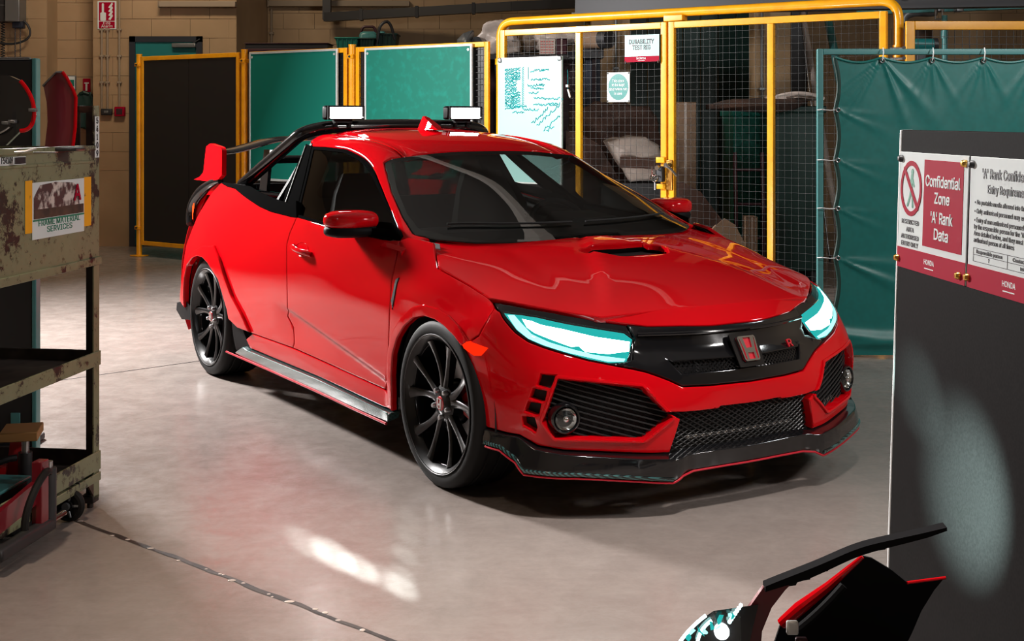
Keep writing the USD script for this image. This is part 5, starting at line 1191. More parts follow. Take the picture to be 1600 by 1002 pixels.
part('front_panel', rbox(.045, CL - .045, -.004, .004, .93, 1.345, .002), 'cart_paint', cart)
part('panel_lip', rbox(.0, CL, -.002, .012, .905, .935, .003), 'cart_paint', cart); part('panel_lip', rbox(.047, CL, -.03, .010, 1.33, 1.350, .003), 'cart_paint', cart)
part('panel_crease', rbox(.05, CL - .05, .002, .008, 1.285, 1.296, .002), 'cart_paint', cart)
part('end_panel', rbox(-.004, .004, -CW + .05, -.05, .93, 1.345, .002), 'cart_paint', cart)
part('back_panel', rbox(.045, CL - .045, -CW - .004, -CW + .004, .93, 1.345, .002), 'cart_paint', cart)
part('tray', box(.005, CL - .005, -CW + .005, -.005, 1.325, 1.335), 'cart_dark', cart); part('drawer_floor', box(.005, CL - .005, -CW + .005, -.005, .93, .94), 'cart_dark', cart)
part('end_bar', rbox(-.004, .006, -.10, .0, 1.47, 1.497, .003), 'rust', cart); part('end_bar_post', rbox(-.004, .006, -.105, -.075, 1.345, 1.497, .003), 'rust', cart)
for z0, z1 in ((.528, .582), (.138, .208)):
    sh = part('shelf', box(.004, CL - .004, -CW + .004, -.004, z0 + .006, z0 + .014), 'cart_dark', cart)
    part('shelf_rim', rbox(-.004, CL + .004, -.004, .006, z0, z1, .003), 'cart_paint', sh); part('shelf_rim', rbox(-.004, CL + .004, -CW - .006, -CW + .004, z0, z1, .003), 'cart_dark', sh); part('shelf_rim', rbox(-.006, .004, -CW, 0, z0, z1, .003), 'cart_dark', sh)
part('bottom_rail', rbox(.0, CL, -.02, .008, .098, .130, .003), 'cart_paint', cart)
part('gusset', trimesh.convex.convex_hull(np.array([[x, y, z] for y in (-.006, .002) for x, z in ((.05, .13), (.12, .13), (.05, .05))])), 'rust', cart)
for x in (.20, CL - .25):
    for y in (-.05, -CW + .08):
        wm = turn(lathe([(0, -.018), (.02, -.018), (.022, -.012), (.042, -.012), (.045, -.017), (.055, -.014), (.060, 0), (.055, .014), (.045, .017), (.042, .012), (.022, .012), (.02, .018), (0, .018)], 'x', 32), t=(x, y + .03, .060))
        wh = part('caster_wheel', wm, 'rubber', cart); part('caster_fork', trimesh.convex.convex_hull(np.array([[x - dx_, y + .03 + dy_, z_] for dx_ in (.021, .026) for dy_, z_ in ((-.02, .04), (.02, .04), (-.03, .135), (.03, .135))])), 'dark_metal', wh); part('caster_hub', cyl((x - .03, y + .03, .060), (x + .03, y + .03, .060), .014, 12), 'grey_metal', wh)
        for a_ in range(5): part('hub_spoke', cyl((x + .013, y + .03 + .02 * math.cos(a_ * 1.2566), .06 + .02 * math.sin(a_ * 1.2566)), (x + .013, y + .03 + .043 * math.cos(a_ * 1.2566), .06 + .043 * math.sin(a_ * 1.2566)), .005, 6), 'grey_metal', wh)
# tow hitch on the near face of the cart
part('hitch_post', tube([(.455, .035, .075), (.455, .035, .17), (.455, .035, .262)], .026, 16), 'dark_metal', cart, 'black upright hitch cylinder'); part('hitch_pin', cyl((.455, .035, .262), (.455, .035, .285), .014, 12), 'steel', cart)
part('hitch_plate', trimesh.convex.convex_hull(np.array([[x, y, z] for y in (.012, .03) for x, z in ((.42, .25), (.76, .20), (.76, .13), (.42, .17))])), 'dull_shaded_red', cart, 'dull red hitch plate'); part('hitch_plate', rbox(.48, .53, .012, .05, .09, .30, .004), 'dull_shaded_red', cart, 'dull red hitch plate')
part('hitch_block', rbox(.44, .80, .012, .06, .05, .095, .01), 'dark_metal', cart); part('hitch_bolt', cyl((.45, .05, .085), (.37, .05, .085), .010, 10), 'chrome', cart)
part('hitch_hose', tube(curve([(.50, .06, .26), (.56, .075, .27), (.64, .075, .22), (.68, .07, .12)], 18), .013, 8), 'rubber', cart)
# stickers: face looks along local +y; u runs away from the viewer's left = local -x
def cface(m, x, z, y=.0052): return wallframe(m, (x, y, z), (-1, 0, 0))
xs = lambda px, z: None
def cart_x(px):
    k = (px - 800) / FOC; a = np.array([-.142, -.990]); return (k * 4.96 + 1.544) / (a[0] - k * a[1])
def cart_z(px, py): return EYE - (py - HZ) / FOC * (4.96 - .990 * cart_x(px))
xa, xb = cart_x(140), cart_x(36)
za, zb2 = cart_z(90, 368), cart_z(90, 282)
st = part('stock_sticker', cface(extrude(shapely.box(-(cart_x(48) - 0), za, -cart_x(129), zb2), .0008), 0, 0), 'sign_white', cart, 'torn white sticker reading FRAME MATERIAL SERVICES')
midz = za + (zb2 - za) * .42
part('torn_area', cface(extrude(Polygon([(-cart_x(50), midz), (-cart_x(122), midz), (-cart_x(120), zb2 - .03), (-cart_x(112), zb2 - .012), (-cart_x(85), zb2 - .004), (-cart_x(60), zb2 - .01), (-cart_x(50), zb2 - .05)]), .0012), 0, 0), 'worn_decal', st)
part('dark_band', cface(extrude(shapely.box(-cart_x(50), midz - .012, -cart_x(128), midz + .02), .0016), 0, 0), 'rust', st); part('green_line', cface(extrude(shapely.box(-cart_x(49), midz - .020, -cart_x(129), midz - .014), .0016), 0, 0), 'ink_green', st)
xm = (cart_x(52) + cart_x(127)) / 2; ww_ = abs(cart_x(52) - cart_x(127))
part('sticker_lettering', [cface(text('FRAME MATERIAL', .020, ww_ * .86), xm, za + (zb2 - za) * .225, .0062), cface(text('SERVICES', .020, ww_ * .52), xm, za + (zb2 - za) * .10, .0062)], 'ink_green', st)
part('red_letter', cface(text('A', .055, .055, bold=True), cart_x(118), zb2 - .075, .0072), 'sign_red', st)
for p0, p1, z0, z1 in ((37, 48, 366, 283), (129, 140, 354, 277)):
    part('hazard_strip', cface(extrude(shapely.box(-cart_x(p0), cart_z(p0, z0), -cart_x(p1), cart_z(p0, z1)), .0008), 0, 0), 'hazard_tape', cart, 'yellow worn tape strip')
z0, z1 = cart_z(20, 258), cart_z(20, 245)
lb = part('barcode_label', cface(extrude(shapely.box(-cart_x(-6), z0, -cart_x(38), z1), .0009), 0, 0), 'sign_white', cart, 'white label with barcode and number')
part('label_number', cface(text('F54109', .021, abs(cart_x(0) - cart_x(17.5))), (cart_x(-1) + cart_x(17.5)) / 2, z0 + .006, .0062), 'ink_black', lb)
part('barcode', [cface(extrude(shapely.box(-x_, z0 + .003, -x_ + w2, z1 - .003), .001), 0, 0, .006) for x_, w2 in [(cart_x(20) + (cart_x(37) - cart_x(20)) * k / 14, .003 + .004 * (k * 7 % 3)) for k in range(14)]], 'ink_black', lb, kind='stuff')
# number strip on the leg's end face, facing the camera
zt0, zt1 = EYE - (246 - HZ) / FOC * 4.96, EYE - (182 - HZ) / FOC * 4.96
ns = part('number_strip', cface(extrude(shapely.box(-.040, zt0, -.004, zt1), .0012), 0, 0, .001), 'sign_white', cart, 'white strip with the vertical number 54109')
part('digits', [cface(text(c_, .022, .015 if c_ != '1' else .008, bold=True), .022, zt1 - .0305 * (k + 1) + .004, .0024) for k, c_ in enumerate('54109')], 'ink_black', ns)

# things on and around the cart
cw_ = lambda x, y, z: np.array([-1.544 + -.142 * x + .990 * y, 4.96 - .990 * x - .142 * y, z])
# red side panel standing on the tray
def plate_part(pxpoly, Y, th, bulge, mat, holder, name, label=None, axis=1):
    P = np.array([at(px, py, Y) for px, py in pxpoly]); o = P.mean(0)
    poly = Polygon(P[:, [0, 2]]); 
    return poly
def sheet(poly, Yf, th, mat, parent, name, label=None, res=.025):
    """curved sheet: outline in x,z; depth given by Yf(x,z)"""
    g = poly; r2 = resample(g.exterior, res); x0, y0, x1, y1 = g.bounds
    A, B = np.meshgrid(np.arange(x0, x1, res), np.arange(y0, y1, res)); G = np.c_[A.ravel(), B.ravel()]; q = g.buffer(-res * .5); G = G[shapely.contains_xy(q, G[:, 0], G[:, 1])]
    P = np.vstack([r2, G]); tri = Delaunay(P, qhull_options='QJ Qbb Pp').simplices; c_ = P[tri].mean(1); tri = tri[shapely.contains_xy(g, c_[:, 0], c_[:, 1])]
    f = np.c_[P[:, 0], Yf(P[:, 0], P[:, 1]), P[:, 1]]; n = len(r2); N = len(P)
    a_, b_, d_ = f[tri[:, 0]], f[tri[:, 1]], f[tri[:, 2]]; nn = np.cross(b_ - a_, d_ - a_); fl_ = nn[:, 1] > 0; tri[fl_] = tri[fl_][:, ::-1]
    i = np.arange(n); j = (i + 1) % n
    faces = np.vstack([tri, tri[:, ::-1] + N, np.c_[i, j, N + j], np.c_[i, N + j, N + i]])
    m = trimesh.Trimesh(np.vstack([f, f + [0, th, 0]]), faces, process=False); trimesh.repair.fix_normals(m)
    return part(name, m, mat, parent, label, smooth=40)
Yr = 4.62
ro = at(95, 228, Yr); ro[2] = 1.336
t = thing('body_panel', 'red pointed car body panel standing on the cart top', 'car part', ro)
out = np.array([at(px, py, Yr) for px, py in ((63, 134), (88, 113), (98, 112.5), (104, 121), (113, 140), (117, 152), (116, 200), (113, 228), (66, 230), (72, 190), (70, 160))])[:, [0, 2]] - [ro[0], ro[2]]
sheet(Polygon(out), lambda x, z: .06 * (x / .1) ** 2 - .0, .012, 'dull_shaded_red', t, 'panel')  # red panel standing in shade, the shade put into its paint colour
part('edge_flange', tube([(a, .06 * (a / .1) ** 2 - .004, b) for a, b in out[2:8]], .006, 8), 'car_paint', t); part('top_flange', tube([(a, .06 * (a / .1) ** 2 - .004, b) for a, b in out[0:3]], .004, 6), 'silver_trim', t)
part('stand_foot', rbox(-.1, .06, -.02, .08, 0, .012, .004), 'dark_metal', t)
Yk = 4.45; ko = at(30, 225, Yk); ko[2] = 1.336
t = thing('wheel_arch_liner', 'black curved moulding with a red lip on the cart top', 'car part', ko)
outl = np.array([at(px, py, Yk) for px, py in ((-40, 222), (-40, 118), (20, 119), (36, 120.5), (52, 128), (63, 143), (70, 160), (72, 180), (68, 196), (52, 204), (40, 216), (30, 226))])[:, [0, 2]] - [ko[0], ko[2]]
sheet(Polygon(outl), lambda x, z: -.12 + .9 * (x + .02) ** 2 + .15 * (z - .1) ** 2, .02, 'gloss_black', t, 'shell')
part('red_lip', tube(curve([(a, -.12 + .9 * (a + .02) ** 2 + .15 * (b - .1) ** 2 - .004, b) for a, b in outl[4:10]], 20), .007, 8), 'car_paint', t)
part('clip_line', tube(curve([(-.16, -.135, .055), (-.06, -.145, .055), (.0, -.145, .07), (.02, -.14, .085)], 14), .003, 6), 'silver_trim', t)
for px, py in ((10, 192), (20, 190), (52, 172)):
    q = at(px, py, Yk - .13) - ko; part('clip', rbox(q[0] - .012, q[0] + .012, -.145, -.12, q[2] - .006, q[2] + .006, .003), 'grey_metal', t)
q = at(37, 222, Yk - .2); t = thing('metal_bracket', 'small bright metal bracket lying on the cart edge', 'bracket', (q[0], q[1], 1.337)); part('strip', tube([(-.03, 0, .004), (.0, .01, .006), (.03, .03, .016)], .004, 6), 'steel', t); part('tab', rbox(.02, .09, .03, .06, .0, .004, .001), 'steel', t)
# dark cabinet behind the cart
co = at(57, 706, 5.75); Yc_ = 5.75; ctop = at(0, 91, Yc_)[2]
t = thing('panel_screen', 'tall dark panel screen with a teal side edge behind the cart', 'screen', (co[0], Yc_, 0))
part('carcass', rbox(-.9, -.020, .02, .045, .0, ctop, .006), 'dark_metal', t); part('door', rbox(-.9, -.020, .0, .02, .03, ctop - .01, .004), 'black_sheet', t); part('edge_strip', rbox(-.020, .0, -.004, .05, .0, ctop, .004), 'teal_light', t)
part('base_foot', rbox(-.85, -.05, -.12, .25, .0, .03, .006), 'dark_metal', t); part('top_strip', rbox(-.9, -.03, -.004, .02, ctop - .008, ctop + .004, .002), 'grey_metal', t); q0, q1 = at(17, 683, Yc_)[0] - co[0], at(32, 683, Yc_)[0] - co[0]
part('vent_plate', rbox(q0, q1, -.006, .0, at(0, 690, Yc_)[2], at(0, 645, Yc_)[2], .003), 'teal_light', t)
# cyan box and red parts on the lower shelf
q = cw_(.52, -.16, .153); t = thing('storage_box', 'flat cyan box on the bottom shelf of the cart', 'box', q, -98.2); part('tray', rbox(-.10, .16, -.13, .10, 0, .055, .006), 'dark_metal', t); part('lid', rbox(-.11, .17, -.14, .11, .055, .068, .004), 'teal_light', t)
q = cw_(.33, -.30, .153); t = thing('red_clamp', 'dull red clamp lying on the bottom shelf of the cart', 'clamp', q, -60); part('bar', beam((-.15, 0, .02), (.12, 0, .02), .03, .03), 'maroon', t); part('jaw', rbox(.10, .14, -.04, .04, 0, .07, .005), 'sign_red', t); part('screw', cyl((-.15, 0, .02), (-.21, 0, .02), .01, 8), 'steel', t)
# trolley jack in front of the cart
q = on_floor(40, 822); t = thing('trolley_jack', 'dark floor jack with red arms and a wooden block beside the cart', 'jack', (q[0] - .10, q[1] - .02, 0), 12)
part('side_plate', rbox(-.42, .16, -.09, -.075, .03, .15, .01), 'dark_metal', t); part('side_plate', rbox(-.42, .16, .075, .09, .03, .15, .01), 'dark_metal', t)
for x in (-.36, .10):
    for y in (-.115, .115): part('wheel', turn(lathe([(0, -.016), (.034, -.016), (.038, -.01), (.038, .01), (.034, .016), (0, .016)], 'y', 20), t=(x, y, .038)), 'dark_metal', t); 
part('axle', cyl((.10, -.13, .038), (.10, .13, .038), .012, 10), 'steel', t); part('axle', cyl((-.36, -.13, .038), (-.36, .13, .038), .012, 10), 'steel', t)
part('pump_cylinder', tube([(.105, -.03, .06), (.105, -.03, .15), (.105, -.03, .27)], .024, 16), 'dark_metal', t); part('ram', cyl((.105, -.03, .27), (.105, -.03, .31), .013, 12), 'steel', t); part('base_bar', rbox(.06, .20, -.13, .02, .03, .06, .01), 'dark_metal', t)
part('lift_arm', beam((-.40, -.02, .24), (.04, -.02, .20), .06, .045), 'caliper_red', t); part('lift_arm', beam((.05, .03, .14), (.07, .03, .31), .05, .04), 'caliper_red', t); part('hose', tube(curve([(.08, -.07, .26), (.02, -.10, .25), (-.05, -.11, .18), (-.07, -.10, .08)], 16), .012, 8), 'rubber', t)
part('wooden_block', rbox(.02, .15, -.06, .10, .312, .345, .004), 'orange_wood', t)

# ================================================================== car parts in the foreground, lower right
Yf = 2.42
so = at(1300, 1002, Yf)
t = thing('parts_stand', 'low dark stand carrying loose car parts at the bottom edge', 'stand', (so[0], Yf, 0))
part('stand_top', rbox(-.36, .34, -.22, .07, .40, .43, .006), 'dark_metal', t)
for x in (-.38, .30):
    for y in (-.18, .04): part('leg', rbox(x - .015, x + .015, y - .015, y + .015, 0, .40, .004), 'dark_metal', t)
fb = thing('bumper_shell', 'black and red bumper shell with a long trim strip in the foreground', 'car part', (so[0], Yf, .43))
F = lambda px, py, dy=0.: at(px, py, Yf + dy) - [so[0], Yf, .43]
sh = np.array([F(px, py) for px, py in ((1226, 985), (1252, 958), (1296, 918), (1346, 868), (1362, 872), (1395, 893), (1420, 914), (1482, 908), (1466, 930), (1448, 965), (1436, 1002), (1425, 1030), (1215, 1030))])[:, [0, 2]]
sheet(Polygon(sh), lambda x, z: .02 + .35 * (x - .02) ** 2 - .25 * (z - .12), .006, 'satin_black', fb, 'shell', None, .02)
sf_ = lambda x, z: .02 + .35 * (x - .02) ** 2 - .25 * (z - .12)
part('red_edge', tube([(a, sf_(a, b) - .003, b) for a, b in sh[0:4]], [.010, .012, .008, .004], 10), 'car_paint', fb, 'red painted edge'); part('red_tip', tube([(a, sf_(a, b) - .003, b) for a, b in sh[6:8]], [.003, .003], 8), 'car_paint', fb)
part('inner_rib', tube(curve([F(1245, 985, -.02), F(1280, 955, -.02), F(1318, 915, -.02)], 12), [.008] * 12, 8), 'satin_black', fb)
part('clip_tab', rbox(*(lambda p: (p[0] - .010, p[0] + .012, p[1] - .012, p[1]))(F(1236, 975, -.05)), F(0, 990, -.05)[2], F(0, 968, -.05)[2], .004), 'white_plastic', fb); part('clip_tab', rbox(*(lambda p: (p[0] - .010, p[0] + .012, p[1] - .012, p[1]))(F(1250, 1001, -.05)), F(0, 1006, -.05)[2], F(0, 994, -.05)[2], .004), 'maroon', fb)
stp = [(1478, 823), (1440, 832), (1390, 843), (1340, 856), (1290, 877), (1230, 901), (1195, 915)]
cl = curve([F(px, py, -.05) for px, py in stp], 30)
strip = []
for k in range(len(cl)):
    hgt = np.interp(k, [0, 3, 10, 22, 29], [.006, .010, .013, .017, .010]); p = cl[k]
    strip.append([p + [0, -.006, 0], p + [0, .018, .002], p + [0, .018, -hgt], p + [0, -.006, -hgt]])
v_ = np.array(strip).reshape(-1, 3); fc = []
for k in range(len(cl) - 1):
    for j in range(4): a_, b_ = k * 4 + j, k * 4 + (j + 1) % 4; fc += [[a_, b_, b_ + 4], [a_, b_ + 4, a_ + 4]]
fc += [[0, 1, 2], [0, 2, 3], [len(v_) - 4, len(v_) - 2, len(v_) - 3], [len(v_) - 4, len(v_) - 1, len(v_) - 2]]
ms_ = trimesh.Trimesh(v_, fc, process=False); trimesh.repair.fix_normals(ms_)
part('trim_strip', ms_, 'satin_black', fb)
for px, py in ((1380, 852), (1290, 886), (1262, 899), (1240, 908)):
    q = F(px, py, -.045); part('trim_clip', trimesh.convex.convex_hull(np.array([q + d for d in ([-.012, 0, .004], [.010, 0, .004], [-.008, 0, -.010], [.004, 0, -.008], [-.012, .01, .004], [.010, .01, .004])])), 'matt_black', fb)
arm = np.array([F(px, py, -.04) for px, py in ((1152, 1030), (1156, 985), (1170, 948), (1192, 917), (1222, 901), (1244, 903), (1226, 921), (1205, 948), (1190, 985), (1186, 1030))])[:, [0, 2]]
sheet(Polygon(arm), lambda x, z: -.045 + 0 * x, .012, 'dull_shaded_red', fb, 'corner_arm', None, .02)
hd = thing('loose_headlamp', 'lit loose headlamp glowing cyan in the lower right foreground', 'headlamp', (so[0], Yf - .10, .43))
G = lambda px, py, dy=0.: at(px, py, Yf - .10 + dy) - [so[0], Yf - .10, .43]
hull = [G(px, py, dy) for px, py in ((1058, 1010), (1085, 975), (1115, 955), (1160, 950), (1185, 945), (1172, 985), (1165, 1030), (1060, 1030)) for dy in (0., .10)]
hb_ = part('housing', trimesh.convex.convex_hull(np.array(hull)), 'gloss_black', hd)
part('daytime_strip', tube(curve([G(1062, 1004, -.006), (G(1080, 982, -.006)), G(1103, 962, -.006)], 12), .0032, 8), 'lamp_white', hd, 'white curved light strip'); part('inner_strip', tube(curve([G(1090, 1003, -.006), G(1097, 985, -.006), G(1112, 970, -.006)], 12), .003, 8), 'lamp_white', hd)
part('lamp_core', turn(trimesh.creation.icosphere(3, .013), t=G(1128, 988, -.004)), 'pod_white', hd, 'bright white lamp core')
part('reflector', turn(trimesh.convex.convex_hull(np.array([[-.02, 0, -.02], [.012, 0, .024], [.024, 0, .018], [.02, 0, -.02], [-.012, .008, .0], [.016, .008, 0]])), t=G(1128, 988, .001)), 'lamp_teal', hd, 'teal-lit reflector')
for k in range(7):
    q = G(1140 + k * 2.9, 972 - k * 4.3, -.008); part('lamp_dot', turn(trimesh.creation.icosphere(2, .0036), t=q), 'lamp_white', hd)
part('lens', turn(tm(trimesh.convex.convex_hull(np.array([G(px, py, dy) for px, py in ((1060, 1010), (1086, 978), (1116, 958), (1156, 954), (1160, 1030), (1060, 1030)) for dy in (-.03, -.001)]))), t=(0, 0, 0)), 'lens_clear', hd)

def beam_lamp(name, loc, target, power, cone, soft, color, r=.02):
    l = UsdLux.SphereLight.Define(stage, str(hd.GetPath()) + '/' + name); l.CreateRadiusAttr(r); l.CreateIntensityAttr(power); l.CreateColorAttr(Gf.Vec3f(*color)); l.CreateNormalizeAttr(True)
    s = UsdLux.ShapingAPI.Apply(l.GetPrim()); s.CreateShapingConeAngleAttr(cone); s.CreateShapingConeSoftnessAttr(soft)
    o = Gf.Vec3d(so[0], Yf - .10, .43); p, q = Gf.Vec3d(*map(float, loc)), Gf.Vec3d(*map(float, target)) - o
    l.AddTransformOp().Set(Gf.Matrix4d().SetLookAt(p, q, Gf.Vec3d(0, 0, 1)).GetInverse())
src = G(1112, 962, -.02) + [0, .0, .06]
for k, (px, py, pw, cn) in enumerate(((482, 851, 480, 1.5), (522, 868, 950, 1.6), (562, 888, 640, 1.5), (600, 904, 220, 1.5), (626, 917, 330, 1.5), (629, 900, 170, 1.2), (633, 868, 150, 1.1), (637, 838, 110, 1.0), (641, 810, 80, .9))):
    beam_lamp('beam_floor_%d' % k, src, on_floor(px, py), pw, cn, .95, (.80, .99, 1.0), .006)  # row of added narrow spots that imitates the bright streaks on the floor
beam_lamp('beam_board', G(1150, 962, .12) + [0, .12, .05], (1.0, 2.96, .60), 120, 18, 1.0, (.66, 1, .95), .01)

rg2 = random.Random(11)
for k in range(9):
    q = G(1075 + k * 9 + rg2.uniform(-3, 3), 1000 - k * 4.2 + rg2.uniform(-9, 3), -.010)
    part('lamp_facet', turn(trimesh.convex.convex_hull(np.array([[rg2.uniform(-.007, .007), rg2.uniform(-.002, .002), rg2.uniform(-.009, .009)] for _ in range(7)])), t=q), 'lamp_strip' if k % 2 else 'lamp_teal', hd)

beam_lamp('beam_board_far', G(1150, 962, .12) + [0, .12, .05], (1.0, 3.26, .76), 60, 8, 1.0, (.66, 1, .95), .01)
# ================================================================== the store behind the fence and gate
def lump(pts, amp, fr, seed, sub=3):
    m = trimesh.convex.convex_hull(np.array(pts, float))
    for _ in range(sub): m = m.subdivide()
    m.vertices += (meshkit.fbm(m.vertices * fr, 3, seed)[:, None] - .5) * amp * (m.vertices - m.vertices.mean(0)) / np.maximum(np.linalg.norm(m.vertices - m.vertices.mean(0), axis=1, keepdims=True), 1e-6)
    return m
def base_thing(name, label, cat, px, Y, group=None):
    a = at(px, 0, Y); return thing(name, label, cat, (a[0], Y, 0), group=group)
# low dark racking behind the notice boards, crates on top
Yk_ = 13.6; rx0, rx1 = at(377, 0, Yk_)[0], at(622, 0, Yk_)[0]; rz = at(0, 76, Yk_)[2]
t = thing('storage_rack', 'long dark storage rack behind the fence, only its top showing', 'rack', (rx0, Yk_, 0))
part('rack_top', rbox(0, rx1 - rx0, 0, .7, rz - .04, rz, .006), 'maroon', t); part('rack_back', rbox(0, rx1 - rx0, .68, .70, 0, rz - .04, .004), 'dark_metal', t)
for x in (.03, (rx1 - rx0) / 2, rx1 - rx0 - .03):
    for y in (.03, .66): part('rack_upright', rbox(x - .03, x + .03, y - .03, y + .02, 0, rz - .04, .004), 'dark_metal', t)
part('shelf_board', rbox(0, rx1 - rx0, .0, .68, 1.2, 1.24, .004), 'dark_metal', t)
q = at(405, 0, Yk_); zz = at(0, 70, Yk_)[2]
t = thing('dark_tray', 'low dark tray at the left end of the storage rack top', 'tray', (at(380, 0, Yk_)[0], Yk_ + .1, rz)); w = at(510, 0, Yk_)[0] - at(380, 0, Yk_)[0]
part('tray_body', rbox(0, w, 0, .4, 0, .055, .008), 'dark_metal', t); part('tray_rim', rbox(-.01, w + .01, -.01, .41, .055, .065, .004), 'maroon', t)
def crate(pa, pb, pt, label, mat, dy):
    a, b = at(pa, 0, Yk_ + dy)[0], at(pb, 0, Yk_ + dy)[0]; h = at(0, pt, Yk_ + dy)[2] - rz; w = b - a
    t = thing('crate', label, 'crate', (a, Yk_ + dy, rz))
    tw = trimesh.convex.convex_hull(np.array([[x, y, z] for x, z in ((.02, 0), (w - .02, 0), (0, h), (w, h)) for y in (0, .35)])); part('crate_body', tw, mat, t)
    for k in range(5): x = w * (k + .5) / 5; part('rib', rbox(x - .006, x + .006, -.008, .002, .02, h - .01, .003), mat, t)
    part('rim', rbox(-.01, w + .01, -.012, .36, h - .02, h, .006), mat, t); return t, w, h
crate(524, 560, 58, 'ribbed green plastic crate on the rack, left of the teal case', 'mid_green', .05)
crate(562, 585, 59, 'dark green crate on the rack under the teal case', 'dark_green', .02)
t, w, h = crate(589, 620, 52, 'dark green crate with a black strap handle on the rack', 'dark_green', .08)
part('strap', tube(curve([(-.02 * 1, -.015, .02), (.01, -.02, h * .7), (.06, -.02, h + .10), (.10, -.01, h + .12), (.15, 0, h + .06), (.19, .0, h * .6)], 24), .016, 8), 'dark_metal', t)
a, b = at(561, 0, Yk_ + .5)[0], at(602, 0, Yk_ + .5)[0]; z0 = rz; z1 = at(0, 49, Yk_ + .5)[2]
t = thing('tool_case', 'bright teal plastic case behind the crates on the rack', 'case', (a, Yk_ + .46, z0)); part('case_body', rbox(0, (b - a) * .7, 0, .22, 0, z1 - z0, .04), 'teal_light', t); part('case_end', rbox((b - a) * .72, b - a, .0, .22, 0, z1 - z0, .015), 'teal_light', t)
part('handle', tube(bend([(.02, .05, z1 - z0 - .01), (.04, .05, z1 - z0 + .05), (.16, .05, z1 - z0 + .05), (.18, .05, z1 - z0 - .01)], .03), .014, 8), 'maroon', t)
# poly sheet bundle over the fence top and along the gate: on a tall rack
Yp = 12.6; px0 = at(632, 0, Yp)[0]
t = thing('storage_rack', 'dark storage rack behind the bright green board and the whiteboard', 'rack', (px0, Yp, 0)); wr = at(925, 0, Yp)[0] - px0; rz2 = at(0, 85, Yp)[2]
part('rack_top', rbox(0, wr, 0, .7, rz2 - .05, rz2, .006), 'dark_metal', t); part('rack_back', rbox(0, wr, .68, .70, 0, rz2 - .05, .004), 'maroon', t)
for x in (.03, wr / 2, wr - .03):
    for y in (.03, .66): part('rack_upright', rbox(x - .03, x + .03, y - .03, y + .02, 0, rz2 - .05, .004), 'dark_blue', t)
part('shelf_board', rbox(0, wr, .0, .68, 1.1, 1.14, .004), 'dark_metal', t)
P = lambda px, py, Y: at(px, py, Y)
def bundle(name, label, cat, ring_px, Y, d, mat, amp, fr, seed, z0=None):
    pts = []
    for px, py in ring_px:
        a = P(px, py, Y); pts += [[a[0], Y, a[2]], [a[0], Y + d, a[2]]]
    c = np.mean(pts, 0); pts.append([c[0], Y - d * .25, c[2]])
    m = lump(pts, amp, fr, seed); m.vertices = np.where(np.arange(3) == 2, m.vertices, m.vertices)
    lo = m.bounds[0][2]; base = (c[0], Y, lo if z0 is None else z0); m.apply_translation(-np.array(base))
    if z0 is not None: m.vertices[:, 2] = np.maximum(m.vertices[:, 2], .0)
    t = thing(name, label, cat, base); part('bulk', m, mat, t, smooth=50); return t, m
t, m = bundle('plastic_bundle', 'crumpled pale plastic sheet bundle above the fence beside the gate portal', 'plastic sheet', [(748, 68), (752, 52), (762, 40), (775, 36), (800, 48), (812, 64), (812, 82), (780, 86), (748, 84)], Yp + .1, .5, 'poly_sheet', .10, [9, 9, 12], 3, rz2)
part('fold', lump([[-.25, -.02, .1], [.2, -.05, .12], [-.1, -.12, .3], [.1, -.1, .32], [0, .1, .3]], .12, 14, 8), 'poly_sheet', t, smooth=50)
t, m = bundle('grey_roll', 'grey rolled sheet lying above the bright green board', 'roll', [(714, 62), (724, 52), (738, 47), (739, 50), (739, 60), (735, 70), (714, 72), (714, 86), (739, 86)], Yp + .05, .5, 'grey_metal', .05, 10, 5, rz2); part('core', cyl((.1, -.04, .12), (.1, .3, .12), .05, 14), 'dark_metal', t)
t, m = bundle('wrapped_roll', 'long pale wrapped roll on the rack behind the whiteboard', 'roll', [(818, 46), (840, 44), (905, 46), (918, 54), (918, 62), (900, 66), (850, 78), (822, 82), (818, 62)], Yp + .26, .35, 'poly_sheet', .10, [8, 8, 16], 11, rz2); part('tie', tube([(.05, -.08, .02), (.06, -.1, .15), (.06, .1, .24)], .008, 6), 'dark_metal', t)
def carton(pa, pb, pt, pb_, Y, label, mat, d=.3, z=None, name='carton', tape='poly_sheet'):
    a, b = P(pa, pb_, Y), P(pb, pt, Y); z0 = a[2] if z is None else z; w, h = b[0] - a[0], b[2] - z0
    t = thing(name, label, 'box', (a[0], Y, z0)); part('body', rbox(0, w, 0, d, 0, h, .006), mat, t)
    part('tape', box(w * .44, w * .56, -.0015, .0, 0, h), tape, t); part('flap', rbox(0, w, -.004, d * .5, h, h + .005, .002), mat, t); part('flap', rbox(0, w, d * .51, d, h, h + .005, .002), mat, t); return t, w, h
t, w, h = carton(843, 868, 60, 79, Yp + .03, 'pink printed carton standing behind the top of the whiteboard', 'poly_sheet', .1, rz2)
part('pink_print', [box(w * (.06 + .17 * i), w * (.17 + .17 * i), -.0035, -.0005, h * (.08 + .17 * j), h * (.16 + .17 * j)) for i in range(5) for j in range(5)], 'pink_print', t, kind='stuff')
t, w, h = carton(869, 886, 61, 79, Yp + .03, 'dark square carton right of the pink printed carton', 'maroon', .1, rz2)
ta = P(906, 63, Yp - .2); tb = P(946, 61, Yp - .4); 
t = thing('cardboard_tube', 'thick cardboard tube with a dark open end behind the gate', 'tube', (ta[0], Yp - .2, ta[2] - .09)); dv = tb - ta
